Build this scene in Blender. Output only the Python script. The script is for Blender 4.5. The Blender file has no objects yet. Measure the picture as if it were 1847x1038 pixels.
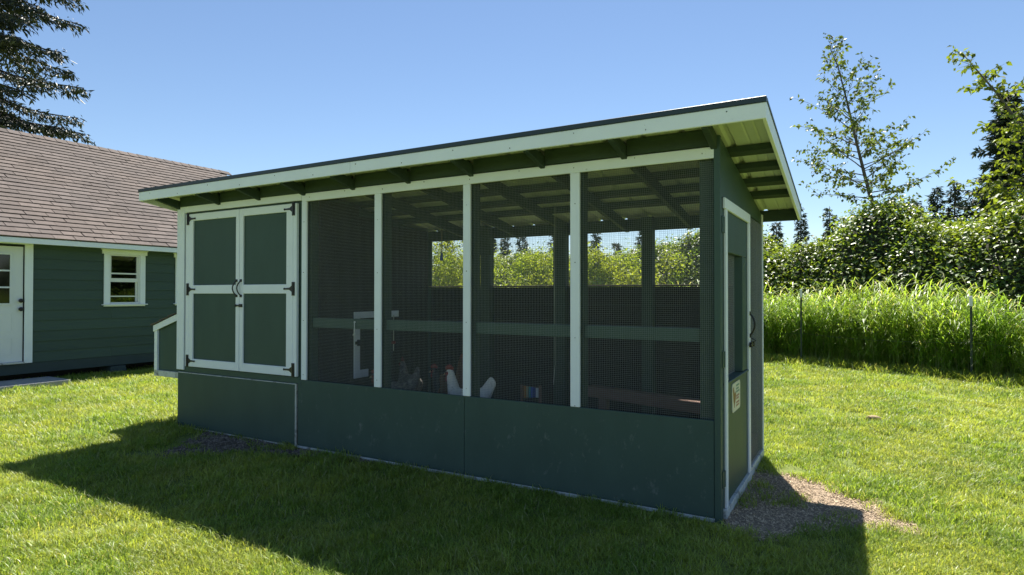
import bpy, bmesh, math, random
import numpy as np
from mathutils import Matrix, Vector

random.seed(7)
rng = np.random.default_rng(7)
S = bpy.context.scene
COL = S.collection

# ------------------------------------------------------------------ camera, sky, sun, exposure
cam_data = bpy.data.cameras.new('camera')
cam = bpy.data.objects.new('camera', cam_data)
COL.objects.link(cam)
cam_data.sensor_width = 36.0
cam_data.lens = 21.63
cam_data.clip_start = 0.05
cam_data.clip_end = 2000
RGT, UPV, FWD = (0.8678, 0.49691, 0.0005), (0.00507, -0.00986, 0.99994), (-0.49688, 0.86775, 0.01107)
CAM = (0.8062, -3.8953, 1.3874)
cam.matrix_world = Matrix(((RGT[0], UPV[0], -FWD[0], CAM[0]),
                           (RGT[1], UPV[1], -FWD[1], CAM[1]),
                           (RGT[2], UPV[2], -FWD[2], CAM[2]),
                           (0, 0, 0, 1)))
S.camera = cam

SUN_DIR = Vector((-0.21, 0.567, 1.0)).normalized()          # towards the sun
SUN_EL = math.asin(SUN_DIR.z)
SUN_ROT = math.atan2(SUN_DIR.x, SUN_DIR.y)
world = bpy.data.worlds.new('World')
S.world = world
world.use_nodes = True
wn, wl = world.node_tree.nodes, world.node_tree.links
wn.clear()
sky = wn.new('ShaderNodeTexSky')
sky.sky_type = 'NISHITA'
sky.sun_disc = False
sky.sun_elevation = SUN_EL
sky.sun_rotation = SUN_ROT
sky.altitude = 50
sky.air_density = 1.0
sky.dust_density = 0.05
sky.ozone_density = 3.0
bg = wn.new('ShaderNodeBackground')
bg.inputs['Strength'].default_value = 0.058
wo = wn.new('ShaderNodeOutputWorld')
wl.new(sky.outputs[0], bg.inputs[0])
wl.new(bg.outputs[0], wo.inputs[0])

sun_data = bpy.data.lights.new('sun', 'SUN')
sun_data.energy = 5.0
sun_data.angle = math.radians(0.53)
sun_data.color = (1.0, 0.95, 0.86)
sun = bpy.data.objects.new('sun', sun_data)
COL.objects.link(sun)
sun.location = (0, 0, 30)
sun.rotation_euler = SUN_DIR.to_track_quat('Z', 'Y').to_euler()

S.view_settings.view_transform = 'Standard'
S.view_settings.look = 'None'
S.view_settings.exposure = 1.28
S.view_settings.gamma = 1.0
S.view_settings.use_curve_mapping = False
S.cycles.max_bounces = 10
S.cycles.transparent_max_bounces = 12

# ------------------------------------------------------------------ materials
MATS = {}


def mat(name, base, rough=0.7, var=0.0, vscale=8.0, bump=0.0, bscale=60.0, metal=0.0, spec=0.4,
        trans=None, transw=0.0, island=0.0, objr=0.0, stain=None, stain_scale=4.0, stain_lo=0.55, stain_hi=0.7,
        stretch=(1, 1, 1), patch=None, patch_scale=0.6, detail=6.0, straw=None, straw_at=0.85):
    m = bpy.data.materials.new(name)
    MATS[name] = m
    m.use_nodes = True
    nt = m.node_tree
    n, l = nt.nodes, nt.links
    n.clear()
    out = n.new('ShaderNodeOutputMaterial')
    b = n.new('ShaderNodeBsdfPrincipled')
    b.inputs['Roughness'].default_value = rough
    b.inputs['Metallic'].default_value = metal
    b.inputs['Specular IOR Level'].default_value = spec
    geo = n.new('ShaderNodeNewGeometry')
    mp = n.new('ShaderNodeMapping')
    mp.inputs['Scale'].default_value = stretch
    l.new(geo.outputs['Position'], mp.inputs[0])
    col = n.new('ShaderNodeRGB')
    col.outputs[0].default_value = (*base, 1)
    cur = col.outputs[0]

    def noise(scale, det=detail, rough_=0.6):
        t = n.new('ShaderNodeTexNoise')
        t.inputs['Scale'].default_value = scale
        t.inputs['Detail'].default_value = det
        t.inputs['Roughness'].default_value = rough_
        l.new(mp.outputs[0], t.inputs['Vector'])
        return t.outputs['Fac']

    def ramp(fac, lo, hi):
        r = n.new('ShaderNodeMapRange')
        r.inputs['From Min'].default_value = lo
        r.inputs['From Max'].default_value = hi
        r.interpolation_type = 'SMOOTHSTEP'
        l.new(fac, r.inputs['Value'])
        return r.outputs[0]

    def mixc(fac, a, bcol):
        x = n.new('ShaderNodeMix')
        x.data_type = 'RGBA'
        l.new(fac, x.inputs[0])
        l.new(a, x.inputs[6])
        if isinstance(bcol, tuple):
            x.inputs[7].default_value = (*bcol, 1)
        else:
            l.new(bcol, x.inputs[7])
        return x.outputs[2]

    def scale_value(c, fac, amount):
        """multiply colour by 1 + amount*(fac-0.5)*2"""
        m1 = n.new('ShaderNodeMath')
        m1.operation = 'MULTIPLY_ADD'
        l.new(fac, m1.inputs[0])
        m1.inputs[1].default_value = 2 * amount
        m1.inputs[2].default_value = 1 - amount
        x = n.new('ShaderNodeVectorMath')
        x.operation = 'SCALE'
        l.new(c, x.inputs[0])
        l.new(m1.outputs[0], x.inputs['Scale'])
        return x.outputs[0]

    if patch is not None:
        cur = mixc(ramp(noise(patch_scale, 4.0), 0.38, 0.62), cur, patch)
    if stain is not None:
        cur = mixc(ramp(noise(stain_scale, 8.0, 0.75), stain_lo, stain_hi), cur, stain)
    if var:
        cur = scale_value(cur, noise(vscale), var * 1.6)
    if island or objr:
        if island and objr:
            oi = n.new('ShaderNodeObjectInfo')
            ad = n.new('ShaderNodeMath')
            ad.operation = 'ADD'
            l.new(geo.outputs['Random Per Island'], ad.inputs[0])
            l.new(oi.outputs['Random'], ad.inputs[1])
            fr = n.new('ShaderNodeMath')
            fr.operation = 'FRACT'
            l.new(ad.outputs[0], fr.inputs[0])
            cur = scale_value(cur, fr.outputs[0], island)
        elif island:
            cur = scale_value(cur, geo.outputs['Random Per Island'], island)
        else:
            oi = n.new('ShaderNodeObjectInfo')
            cur = scale_value(cur, oi.outputs['Random'], objr)
    if straw is not None:
        gt = n.new('ShaderNodeMath')
        gt.operation = 'GREATER_THAN'
        ml = n.new('ShaderNodeMath')
        ml.operation = 'MULTIPLY'
        ml.inputs[1].default_value = 7.31
        fr2 = n.new('ShaderNodeMath')
        fr2.operation = 'FRACT'
        l.new(geo.outputs['Random Per Island'], ml.inputs[0])
        l.new(ml.outputs[0], fr2.inputs[0])
        l.new(fr2.outputs[0], gt.inputs[0])
        gt.inputs[1].default_value = straw_at
        cur = mixc(gt.outputs[0], cur, straw)
    l.new(cur, b.inputs['Base Color'])
    if bump:
        bp = n.new('ShaderNodeBump')
        bp.inputs['Strength'].default_value = bump
        bp.inputs['Distance'].default_value = 0.01
        l.new(noise(bscale, 4.0), bp.inputs['Height'])
        l.new(bp.outputs[0], b.inputs['Normal'])
    if transw:
        tr = n.new('ShaderNodeBsdfTranslucent')
        if trans is None:
            l.new(cur, tr.inputs[0])
        else:
            tint = n.new('ShaderNodeMix')
            tint.data_type = 'RGBA'
            tint.blend_type = 'MULTIPLY'
            tint.inputs[0].default_value = 1
            l.new(cur, tint.inputs[6])
            tint.inputs[7].default_value = (*trans, 1)
            l.new(tint.outputs[2], tr.inputs[0])
        mx = n.new('ShaderNodeMixShader')
        mx.inputs[0].default_value = transw
        l.new(b.outputs[0], mx.inputs[1])
        l.new(tr.outputs[0], mx.inputs[2])
        l.new(mx.outputs[0], out.inputs[0])
    else:
        l.new(b.outputs[0], out.inputs[0])
    return m


GREEN = mat('green_paint', (0.050, 0.088, 0.074), 0.5, var=0.12, vscale=5, bump=0.12, bscale=120, stretch=(1, 1, 0.35), spec=0.3)
GREEN_SCUFF = mat('scuffed_green_paint', (0.048, 0.086, 0.074), 0.55, var=0.12, vscale=4, bump=0.10, bscale=120, spec=0.3,
                  stain=(0.13, 0.16, 0.148), stain_scale=15.0, stain_lo=0.57, stain_hi=0.74, stretch=(1, 1, 0.6))
GREEN_WOOD = mat('green_stained_lumber', (0.042, 0.066, 0.050), 0.65, var=0.2, vscale=18, bump=0.25, bscale=70, stretch=(0.25, 1, 1), spec=0.25)
WHITE = mat('white_paint', (0.81, 0.85, 0.90), 0.45, var=0.06, vscale=3, bump=0.08, bscale=90, stain=(0.42, 0.46, 0.43), stain_scale=16, stain_lo=0.63, stain_hi=0.76)
WHITE_OLD = mat('weathered_white_paint', (0.56, 0.58, 0.55), 0.7, var=0.2, vscale=8, bump=0.3, bscale=60, stain=(0.16, 0.15, 0.13), stain_scale=11, stain_lo=0.5, stain_hi=0.66)
BLACK = mat('black_iron', (0.012, 0.012, 0.013), 0.4, var=0.2, vscale=30, metal=0.0, spec=0.5)
GALV = mat('galvanised_wire', (0.29, 0.31, 0.31), 0.55, metal=0.3)
DRIP = mat('dark_green_metal_trim', (0.022, 0.036, 0.040), 0.35, var=0.1, vscale=3, spec=0.5)
SHEET = mat('pale_metal_sheet', (0.66, 0.71, 0.60), 0.5, var=0.10, vscale=6, metal=0.1)
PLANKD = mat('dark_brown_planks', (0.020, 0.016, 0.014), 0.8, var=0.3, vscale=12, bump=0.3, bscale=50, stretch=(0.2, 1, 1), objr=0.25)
WOODB = mat('brown_timber', (0.20, 0.115, 0.085), 0.75, var=0.25, vscale=12, bump=0.3, bscale=50, stretch=(0.3, 1, 1))
LITTER = mat('coop_litter', (0.05, 0.04, 0.03), 0.95, var=0.4, vscale=30, bump=0.8, bscale=40)
PLY = mat('raw_plywood', (0.12, 0.10, 0.075), 0.8, var=0.2, vscale=6, stretch=(1, 1, 0.3))
CORD_M = mat('cord', (0.5, 0.5, 0.42), 0.8)
SHINGLE = mat('brown_shingle', (0.114, 0.095, 0.087), 0.9, var=0.2, vscale=14, bump=0.5, bscale=140, island=0.17, objr=0.1, patch=(0.122, 0.099, 0.088), patch_scale=0.9, spec=0.25)
SIDING = mat('dark_green_siding', (0.050, 0.082, 0.070), 0.6, var=0.1, vscale=4, bump=0.15, bscale=60, stretch=(1, 0.25, 1), objr=0.08, spec=0.3)
SKIRT = mat('dark_skirt_board', (0.036, 0.056, 0.060), 0.65, var=0.15, vscale=4)
DOORW = mat('white_door_paint', (0.70, 0.72, 0.76), 0.4, var=0.03, vscale=2)
CONC = mat('concrete', (0.30, 0.30, 0.30), 0.9, var=0.2, vscale=10, bump=0.3, bscale=80)
SOIL = mat('lawn_soil', (0.115, 0.16, 0.030), 0.95, var=0.45, vscale=60, bump=0.9, bscale=90, patch=(0.16, 0.19, 0.04), patch_scale=0.8)
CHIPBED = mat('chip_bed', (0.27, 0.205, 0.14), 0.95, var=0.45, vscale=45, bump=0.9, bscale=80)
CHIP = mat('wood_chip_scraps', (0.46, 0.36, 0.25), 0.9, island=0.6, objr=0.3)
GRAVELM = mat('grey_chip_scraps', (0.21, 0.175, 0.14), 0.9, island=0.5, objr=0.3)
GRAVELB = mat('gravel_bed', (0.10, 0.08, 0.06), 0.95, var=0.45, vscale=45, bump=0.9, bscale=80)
GRASS = mat('lawn_blades', (0.200, 0.312, 0.045), 0.42, island=0.34, patch=(0.305, 0.382, 0.075), patch_scale=1.3, var=0.25, vscale=0.7, trans=(1.5, 1.3, 0.7), transw=0.5, spec=0.45, straw=(0.42, 0.44, 0.20), straw_at=0.91)
TALLG = mat('tall_grass_blades', (0.215, 0.355, 0.050), 0.4, island=0.42, patch=(0.27, 0.39, 0.065), patch_scale=0.9, trans=(1.35, 1.3, 0.6), transw=0.58, spec=0.4, straw=(0.45, 0.45, 0.24), straw_at=0.95)  # straw share: dry stems plus pale glints put into the blade colour
BRAM = mat('bramble_leaves', (0.098, 0.170, 0.042), 0.40, island=0.5, patch=(0.135, 0.20, 0.045), patch_scale=0.9, trans=(1.7, 1.5, 0.5), transw=0.45, spec=0.6, straw=(0.22, 0.29, 0.05), straw_at=0.90)
BRAM_IN = mat('bramble_dark_fill', (0.028, 0.030, 0.016), 0.9, var=0.4, vscale=6, bump=0.5, bscale=15)
SHRUB = mat('yellow_green_leaves', (0.22, 0.32, 0.055), 0.5, island=0.5, patch=(0.26, 0.33, 0.06), patch_scale=0.8, trans=(1.6, 1.4, 0.5), transw=0.5, spec=0.35)
ALDER = mat('alder_leaves', (0.105, 0.145, 0.040), 0.45, island=0.5, trans=(1.6, 1.5, 0.5), transw=0.42, spec=0.4)
ALDERY = mat('young_yellow_leaves', (0.15, 0.20, 0.032), 0.5, island=0.4, trans=(1.6, 1.5, 0.5), transw=0.45, spec=0.45)
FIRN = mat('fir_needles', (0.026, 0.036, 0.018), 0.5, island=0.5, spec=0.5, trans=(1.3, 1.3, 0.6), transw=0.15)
FARN = mat('hazed_conifer_needles', (0.050, 0.072, 0.060), 0.6, island=0.4, spec=0.3, trans=(1.2, 1.2, 0.7), transw=0.15)  # distance haze put into the colour: lighter and bluer needles
BARK = mat('grey_bark', (0.11, 0.095, 0.08), 0.9, var=0.3, vscale=12, bump=0.5, bscale=30)
BARKD = mat('dark_bark', (0.045, 0.036, 0.030), 0.9, var=0.3, vscale=8, bump=0.5, bscale=20)
POSTG = mat('dark_green_post', (0.030, 0.045, 0.035), 0.6, var=0.2, vscale=20)
POSTW = mat('white_post_cap', (0.72, 0.72, 0.70), 0.5)
HENW = mat('white_feathers', (0.72, 0.70, 0.64), 0.8, var=0.12, vscale=30, bump=0.5, bscale=70, stain=(0.40, 0.36, 0.30), stain_scale=22, stain_lo=0.56, stain_hi=0.66)
HENG = mat('barred_grey_feathers', (0.10, 0.09, 0.08), 0.85, var=0.5, vscale=40, bump=0.5, bscale=70, stain=(0.20, 0.18, 0.15), stain_scale=35, stain_lo=0.5, stain_hi=0.56)
HENB = mat('brown_feathers', (0.10, 0.045, 0.025), 0.8, var=0.3, vscale=30, bump=0.5, bscale=70)
HENK = mat('black_feathers', (0.02, 0.02, 0.022), 0.6, var=0.3, vscale=30, bump=0.5, bscale=70)
COMB = mat('red_comb', (0.20, 0.02, 0.018), 0.6, var=0.2, vscale=40)
BEAK = mat('horn_beak', (0.45, 0.33, 0.16), 0.4)
EYE = mat('dark_eye', (0.01, 0.008, 0.006), 0.15)
LEG = mat('yellow_leg', (0.42, 0.30, 0.10), 0.6)
SIGNM = mat('cream_sign_face', (0.70, 0.66, 0.52), 0.5, var=0.08, vscale=20)
INK_G = mat('green_print', (0.22, 0.34, 0.25), 0.6)
INK_R = mat('red_print', (0.50, 0.24, 0.17), 0.6)
INK_B = mat('brown_print', (0.30, 0.16, 0.05), 0.6)
STONE = mat('dry_clod', (0.33, 0.25, 0.15), 0.95, var=0.4, vscale=40, bump=0.8, bscale=50)
CURT = mat('unlit_space_black', (0.03, 0.03, 0.03), 0.9)  # near-black colour stands in for the dark of unlit spaces
SASH = mat('white_vinyl_sash', (0.74, 0.75, 0.74), 0.4)
XYL = [mat('bar_' + c, v, 0.4) for c, v in (('orange', (0.50, 0.20, 0.04)), ('tan', (0.45, 0.36, 0.20)), ('teal', (0.05, 0.30, 0.30)),
                                            ('blue', (0.04, 0.12, 0.45)), ('navy', (0.03, 0.06, 0.25)), ('white', (0.6, 0.6, 0.6)), ('brown', (0.22, 0.12, 0.07)))]

gl = bpy.data.materials.new('window_glass')
gl.use_nodes = True
MATS['window_glass'] = gl
gn_, gln = gl.node_tree.nodes, gl.node_tree.links
gn_.clear()
_o = gn_.new('ShaderNodeOutputMaterial')
_g = gn_.new('ShaderNodeBsdfGlossy')
_g.inputs['Roughness'].default_value = 0.02
_g.inputs['Color'].default_value = (0.9, 0.95, 0.95, 1)
_t = gn_.new('ShaderNodeBsdfTransparent')
_t.inputs['Color'].default_value = (0.75, 0.8, 0.78, 1)
_f = gn_.new('ShaderNodeFresnel')
_f.inputs['IOR'].default_value = 1.5
_m = gn_.new('ShaderNodeMixShader')
gln.new(_f.outputs[0], _m.inputs[0])
gln.new(_t.outputs[0], _m.inputs[1])
gln.new(_g.outputs[0], _m.inputs[2])
gln.new(_m.outputs[0], _o.inputs[0])
GLASS = gl

# ------------------------------------------------------------------ helpers


def tag(o, label=None, cat=None, group=None, kind=None):
    if label:
        o['label'] = label
    if cat:
        o['category'] = cat
    if group:
        o['group'] = group
    if kind:
        o['kind'] = kind
    return o


def thing(name, label, cat, loc, group=None, rotz=0.0):
    o = bpy.data.objects.new(name, None)
    o.empty_display_size = 0.1
    COL.objects.link(o)
    o.matrix_world = Matrix.Translation(loc) @ Matrix.Rotation(rotz, 4, 'Z')
    return tag(o, label, cat, group)


def wm(o):
    """world matrix without a depsgraph update"""
    m = o.matrix_parent_inverse @ o.matrix_basis
    return wm(o.parent) @ m if o.parent else m


def link(name, me, m, parent=None, local=False):
    o = bpy.data.objects.new(name, me)
    COL.objects.link(o)
    if m is not None and len(me.materials) == 0:
        me.materials.append(m)
    if parent is not None:
        o.parent = parent
        if not local:
            o.matrix_parent_inverse = wm(parent).inverted()
    return o


class MB:
    def __init__(s):
        s.v, s.f = [], []

    def box(s, x0, x1, y0, y1, z0, z1):
        if x0 > x1: x0, x1 = x1, x0
        if y0 > y1: y0, y1 = y1, y0
        if z0 > z1: z0, z1 = z1, z0
        i = len(s.v)
        s.v += [(x0, y0, z0), (x1, y0, z0), (x1, y1, z0), (x0, y1, z0), (x0, y0, z1), (x1, y0, z1), (x1, y1, z1), (x0, y1, z1)]
        s.f += [tuple(i + k for k in q) for q in ((0, 3, 2, 1), (4, 5, 6, 7), (0, 1, 5, 4), (1, 2, 6, 5), (2, 3, 7, 6), (3, 0, 4, 7))]
        return s

    def hexa(s, p):
        i = len(s.v)
        s.v += [tuple(q) for q in p]
        s.f += [tuple(i + k for k in q) for q in ((0, 3, 2, 1), (4, 5, 6, 7), (0, 1, 5, 4), (1, 2, 6, 5), (2, 3, 7, 6), (3, 0, 4, 7))]
        return s

    def prism(s, poly, axis, a0, a1):
        """extrude a 2-D polygon along an axis"""
        n, i = len(poly), len(s.v)

        def P(u, w, a):
            return {'x': (a, u, w), 'y': (u, a, w), 'z': (u, w, a)}[axis]
        s.v += [P(u, w, a0) for u, w in poly] + [P(u, w, a1) for u, w in poly]
        s.f += [tuple(range(i, i + n)), tuple(range(i + 2 * n - 1, i + n - 1, -1))]
        s.f += [(i + k, i + n + k, i + n + (k + 1) % n, i + (k + 1) % n) for k in range(n)]
        return s

    def tube(s, pts, rad, n=6, caps=True):
        pts = [Vector(p) for p in pts]
        if not hasattr(rad, '__len__'):
            rad = [rad] * len(pts)
        i0 = len(s.v)
        up = None
        for k, p in enumerate(pts):
            d = (pts[min(k + 1, len(pts) - 1)] - pts[max(k - 1, 0)]).normalized()
            if up is None:
                up = d.orthogonal().normalized()
            up = (up - d * up.dot(d)).normalized()
            w = d.cross(up)
            for q in range(n):
                a = 2 * math.pi * q / n
                s.v.append(tuple(p + (up * math.cos(a) + w * math.sin(a)) * rad[k]))
        for k in range(len(pts) - 1):
            for q in range(n):
                a, b = i0 + k * n + q, i0 + k * n + (q + 1) % n
                s.f.append((a, b, b + n, a + n))
        if caps:
            s.f.append(tuple(range(i0 + n - 1, i0 - 1, -1)))
            e = i0 + (len(pts) - 1) * n
            s.f.append(tuple(range(e, e + n)))
        return s

    def ball(s, c, r, nu=12, nv=8, tilt=0.0):
        """ellipsoid; tilt turns it about the y axis"""
        i = len(s.v)
        ct, st = math.cos(tilt), math.sin(tilt)
        for a in range(nv + 1):
            th = math.pi * a / nv
            for b in range(nu):
                ph = 2 * math.pi * b / nu
                x, y, z = r[0] * math.sin(th) * math.cos(ph), r[1] * math.sin(th) * math.sin(ph), r[2] * math.cos(th)
                s.v.append((c[0] + x * ct + z * st, c[1] + y, c[2] - x * st + z * ct))
        for a in range(nv):
            for b in range(nu):
                p, q = i + a * nu + b, i + a * nu + (b + 1) % nu
                s.f.append((p, p + nu, q + nu, q))
        return s

    def mesh(s, name, bev=0.0, smooth=False):
        me = bpy.data.meshes.new(name)
        me.from_pydata(s.v, [], s.f)
        bm = bmesh.new()
        bm.from_mesh(me)
        bmesh.ops.recalc_face_normals(bm, faces=bm.faces)
        if bev:
            bmesh.ops.bevel(bm, geom=list(bm.edges), offset=bev, segments=1, affect='EDGES', clamp_overlap=True)
        bm.to_mesh(me)
        bm.free()
        if smooth:
            me.polygons.foreach_set('use_smooth', [True] * len(me.polygons))
        return me

    def build(s, name, m, parent=None, bev=0.0, smooth=False):
        return link(name, s.mesh(name, bev, smooth), m, parent)


def board(name, m, parent, x0, x1, y0, y1, z0, z1, bev=0.003, kind=None, label=None):
    o = MB().box(x0, x1, y0, y1, z0, z1).build(name, m, parent, bev)
    return tag(o, label=label, kind=kind)


def np_mesh(name, verts, faces):
    """verts (n,3), faces (m,3) or (m,4) arrays"""
    verts = np.asarray(verts, np.float32)
    faces = np.asarray(faces, np.int32)
    me = bpy.data.meshes.new(name)
    me.vertices.add(len(verts))
    me.vertices.foreach_set('co', verts.ravel())
    k = faces.shape[1]
    me.loops.add(faces.size)
    me.loops.foreach_set('vertex_index', faces.ravel())
    me.polygons.add(len(faces))
    me.polygons.foreach_set('loop_start', np.arange(0, faces.size, k, dtype=np.int32))
    me.polygons.foreach_set('loop_total', np.full(len(faces), k, dtype=np.int32))
    me.update(calc_edges=True)
    return me


def norm(a):
    return a / (np.linalg.norm(a, axis=1, keepdims=True) + 1e-9)


def leaf_mesh(name, P, D, N, L, Wd, fold=0.15, droop=0.15):
    """one folded leaf (two triangles) per row"""
    P, D, N = np.asarray(P), norm(np.asarray(D)), np.asarray(N)
    Sd = norm(np.cross(D, N))
    N = np.cross(Sd, D)
    L, Wd = L[:, None], Wd[:, None]
    mid = P + D * L * 0.45
    lf = mid + Sd * Wd * 0.5 + N * Wd * fold
    rt = mid - Sd * Wd * 0.5 + N * Wd * fold
    tip = P + D * L - N * L * droop
    n = len(P)
    V = np.stack([P, rt, tip, lf], 1).reshape(-1, 3)
    b = np.arange(n)[:, None] * 4
    F = np.concatenate([b + np.array([[0, 1, 2]]), b + np.array([[0, 2, 3]])], 1).reshape(-1, 3)
    return np_mesh(name, V, F)


def rand_dirs(n):
    return norm(rng.normal(size=(n, 3)))


# value noise for organic outlines
_lat = rng.random((64, 64))


def vnoise(x, y):
    x, y = np.asarray(x, float), np.asarray(y, float)
    xi, yi = np.floor(x).astype(int), np.floor(y).astype(int)
    fx, fy = x - xi, y - yi
    fx, fy = fx * fx * (3 - 2 * fx), fy * fy * (3 - 2 * fy)
    g = lambda a, b: _lat[a % 64, b % 64]
    return (g(xi, yi) * (1 - fx) + g(xi + 1, yi) * fx) * (1 - fy) + (g(xi, yi + 1) * (1 - fx) + g(xi + 1, yi + 1) * fx) * fy


def in_poly(px, py, poly):
    px, py = np.asarray(px), np.asarray(py)
    c = np.zeros(len(px), bool)
    j = len(poly) - 1
    for i in range(len(poly)):
        (xi, yi), (xj, yj) = poly[i], poly[j]
        c ^= ((yi > py) != (yj > py)) & (px < (xj - xi) * (py - yi) / (yj - yi + 1e-12) + xi)
        j = i
    return c


def scatter(name, pts, rot, scl, meshes, material, kind='stuff', label=None, cat=None):
    """one stuff object: small meshes instanced on the points of a cloud"""
    src = bpy.data.collections.new(name + '_sources')
    for k, me in enumerate(meshes):
        if not me.materials:
            me.materials.append(material)
        src.objects.link(bpy.data.objects.new('%s_piece' % name, me))
    me = bpy.data.meshes.new(name)
    me.vertices.add(len(pts))
    me.vertices.foreach_set('co', np.asarray(pts, np.float32).ravel())
    a = me.attributes.new('rot', 'FLOAT_VECTOR', 'POINT')
    a.data.foreach_set('vector', np.asarray(rot, np.float32).ravel())
    a = me.attributes.new('scl', 'FLOAT', 'POINT')
    a.data.foreach_set('value', np.asarray(scl, np.float32))
    a = me.attributes.new('pick', 'INT', 'POINT')
    a.data.foreach_set('value', rng.integers(0, len(meshes), len(pts)).astype(np.int32))
    me.materials.append(material)
    o = bpy.data.objects.new(name, me)
    COL.objects.link(o)
    ng = bpy.data.node_groups.new(name + '_scatter', 'GeometryNodeTree')
    ng.interface.new_socket('Geometry', in_out='INPUT', socket_type='NodeSocketGeometry')
    ng.interface.new_socket('Geometry', in_out='OUTPUT', socket_type='NodeSocketGeometry')
    n, l = ng.nodes, ng.links
    gi, go = n.new('NodeGroupInput'), n.new('NodeGroupOutput')
    iop = n.new('GeometryNodeInstanceOnPoints')
    ci = n.new('GeometryNodeCollectionInfo')
    ci.inputs['Collection'].default_value = src
    ci.inputs['Separate Children'].default_value = True
    ci.inputs['Reset Children'].default_value = True

    def attr(nm, ty):
        q = n.new('GeometryNodeInputNamedAttribute')
        q.data_type = ty
        q.inputs['Name'].default_value = nm
        return next(s for s in q.outputs if s.enabled and s.name == 'Attribute')
    l.new(gi.outputs[0], iop.inputs['Points'])
    l.new(ci.outputs[0], iop.inputs['Instance'])
    iop.inputs['Pick Instance'].default_value = True
    l.new(attr('pick', 'INT'), iop.inputs['Instance Index'])
    l.new(attr('rot', 'FLOAT_VECTOR'), iop.inputs['Rotation'])
    l.new(attr('scl', 'FLOAT'), iop.inputs['Scale'])
    l.new(iop.outputs[0], go.inputs[0])
    md = o.modifiers.new('scatter', 'NODES')
    md.node_group = ng
    return tag(o, label, cat, kind=kind)


# ------------------------------------------------------------------ ground
g = MB()
g.v = [(-400, -300, 0), (400, -300, 0), (400, 500, 0), (-400, 500, 0)]
g.f = [(0, 1, 2, 3)]
tag(g.build('lawn', SOIL), 'sunlit yellow green lawn around the coop', 'lawn', kind='structure')

PATCH_R = [(0.06, -0.10), (0.18, -0.26), (0.36, -0.10), (0.49, 0.10), (0.66, 0.17), (0.82, 0.30), (1.0, 0.34), (1.12, 0.42), (1.02, 0.60), (0.93, 0.74),
           (0.88, 0.90), (0.74, 1.06), (0.50, 1.20), (0.34, 1.25), (0.20, 1.22), (0.06, 1.25)]
PATCH_L = [(-4.95, -0.02), (-4.80, -0.30), (-4.62, -0.52), (-4.52, -0.82), (-4.30, -0.86), (-4.15, -0.68), (-3.98, -0.52), (-3.80, -0.38), (-3.45, -0.20), (-2.9, -0.10), (-2.4, -0.02)]


def patch_sheet(name, poly, z, m, label):
    cx, cy = sum(p[0] for p in poly) / len(poly), sum(p[1] for p in poly) / len(poly)
    ring = []
    for i, (x, y) in enumerate(poly):
        x2, y2 = poly[(i + 1) % len(poly)]
        for k in range(8):
            t = k / 8
            a, b = x + (x2 - x) * t, y + (y2 - y) * t
            j = 1 + 0.10 * (vnoise(a * 9 + 3, b * 9 + 5) - 0.5)
            ring.append((cx + (a - cx) * j, cy + (b - cy) * j))
    q = MB()
    q.v = [(x, y, z) for x, y in ring] + [(cx, cy, z)]
    q.f = [(i, (i + 1) % len(ring), len(ring)) for i in range(len(ring))]
    return tag(q.build(name, m), label, 'ground', kind='structure')


patch_sheet('wood_chip_patch', PATCH_R, 0.004, CHIPBED, 'bare patch of pale wood chips at the side door')
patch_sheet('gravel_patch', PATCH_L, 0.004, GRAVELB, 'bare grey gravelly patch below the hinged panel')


def chip_meshes(n, lx, ly, lz):
    out = []
    for k in range(n):
        q = MB()
        for _ in range(5):
            s_ = random.uniform(0.5, 1.2)
            c = Matrix.Translation((random.uniform(-.03, .03), random.uniform(-.03, .03), random.uniform(0.001, .006))) @ \
                Matrix.Rotation(random.uniform(0, 6.3), 4, 'Z') @ Matrix.Rotation(random.uniform(-.5, .5), 4, 'X') @ Matrix.Rotation(random.uniform(-.5, .5), 4, 'Y')
            p = [(-lx * s_, -ly, -lz), (lx * s_, -ly * .7, -lz), (lx * s_ * .9, ly, -lz), (-lx * s_, ly * .8, -lz)]
            q.hexa([c @ Vector(a) for a in p] + [c @ Vector((a[0] * .9, a[1] * .9, lz)) for a in p])
        out.append(q.mesh('chips'))
    return out


def poly_points(poly, dens, jit=0.0):
    xs, ys = [p[0] for p in poly], [p[1] for p in poly]
    n = int((max(xs) - min(xs) + .2) * (max(ys) - min(ys) + .2) * dens)
    x = rng.uniform(min(xs) - .1, max(xs) + .1, n)
    y = rng.uniform(min(ys) - .1, max(ys) + .1, n)
    k = in_poly(x + (vnoise(x * 8, y * 8) - .5) * jit, y + (vnoise(x * 8 + 20, y * 8) - .5) * jit, poly)
    return x[k], y[k]


x, y = poly_points(PATCH_R, 1500, 0.16)
n = len(x)
scatter('wood_chips', np.stack([x, y, np.full(n, .004)], 1), np.stack([np.zeros(n), np.zeros(n), rng.uniform(0, 6.3, n)], 1), rng.uniform(.6, 1.2, n),
        chip_meshes(5, 0.008, 0.0034, 0.0014), CHIP, label='scattered pale wood chips in front of the side door', cat='wood chips')
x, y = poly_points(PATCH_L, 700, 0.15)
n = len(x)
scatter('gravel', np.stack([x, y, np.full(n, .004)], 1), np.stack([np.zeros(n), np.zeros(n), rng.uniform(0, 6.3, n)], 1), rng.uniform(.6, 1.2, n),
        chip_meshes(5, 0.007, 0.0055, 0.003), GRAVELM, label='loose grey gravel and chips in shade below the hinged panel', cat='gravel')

# fence line: tall grass edge (x, y)
EDGE = [(-14, 14.3), (-6, 11.6), (-1.05, 9.8), (0.22, 9.55), (1.17, 9.05), (1.96, 8.5), (2.99, 8.0), (6, 6.9), (9, 5.7)]


def edge_y(x):
    return np.interp(x, [p[0] for p in EDGE], [p[1] for p in EDGE])


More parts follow.
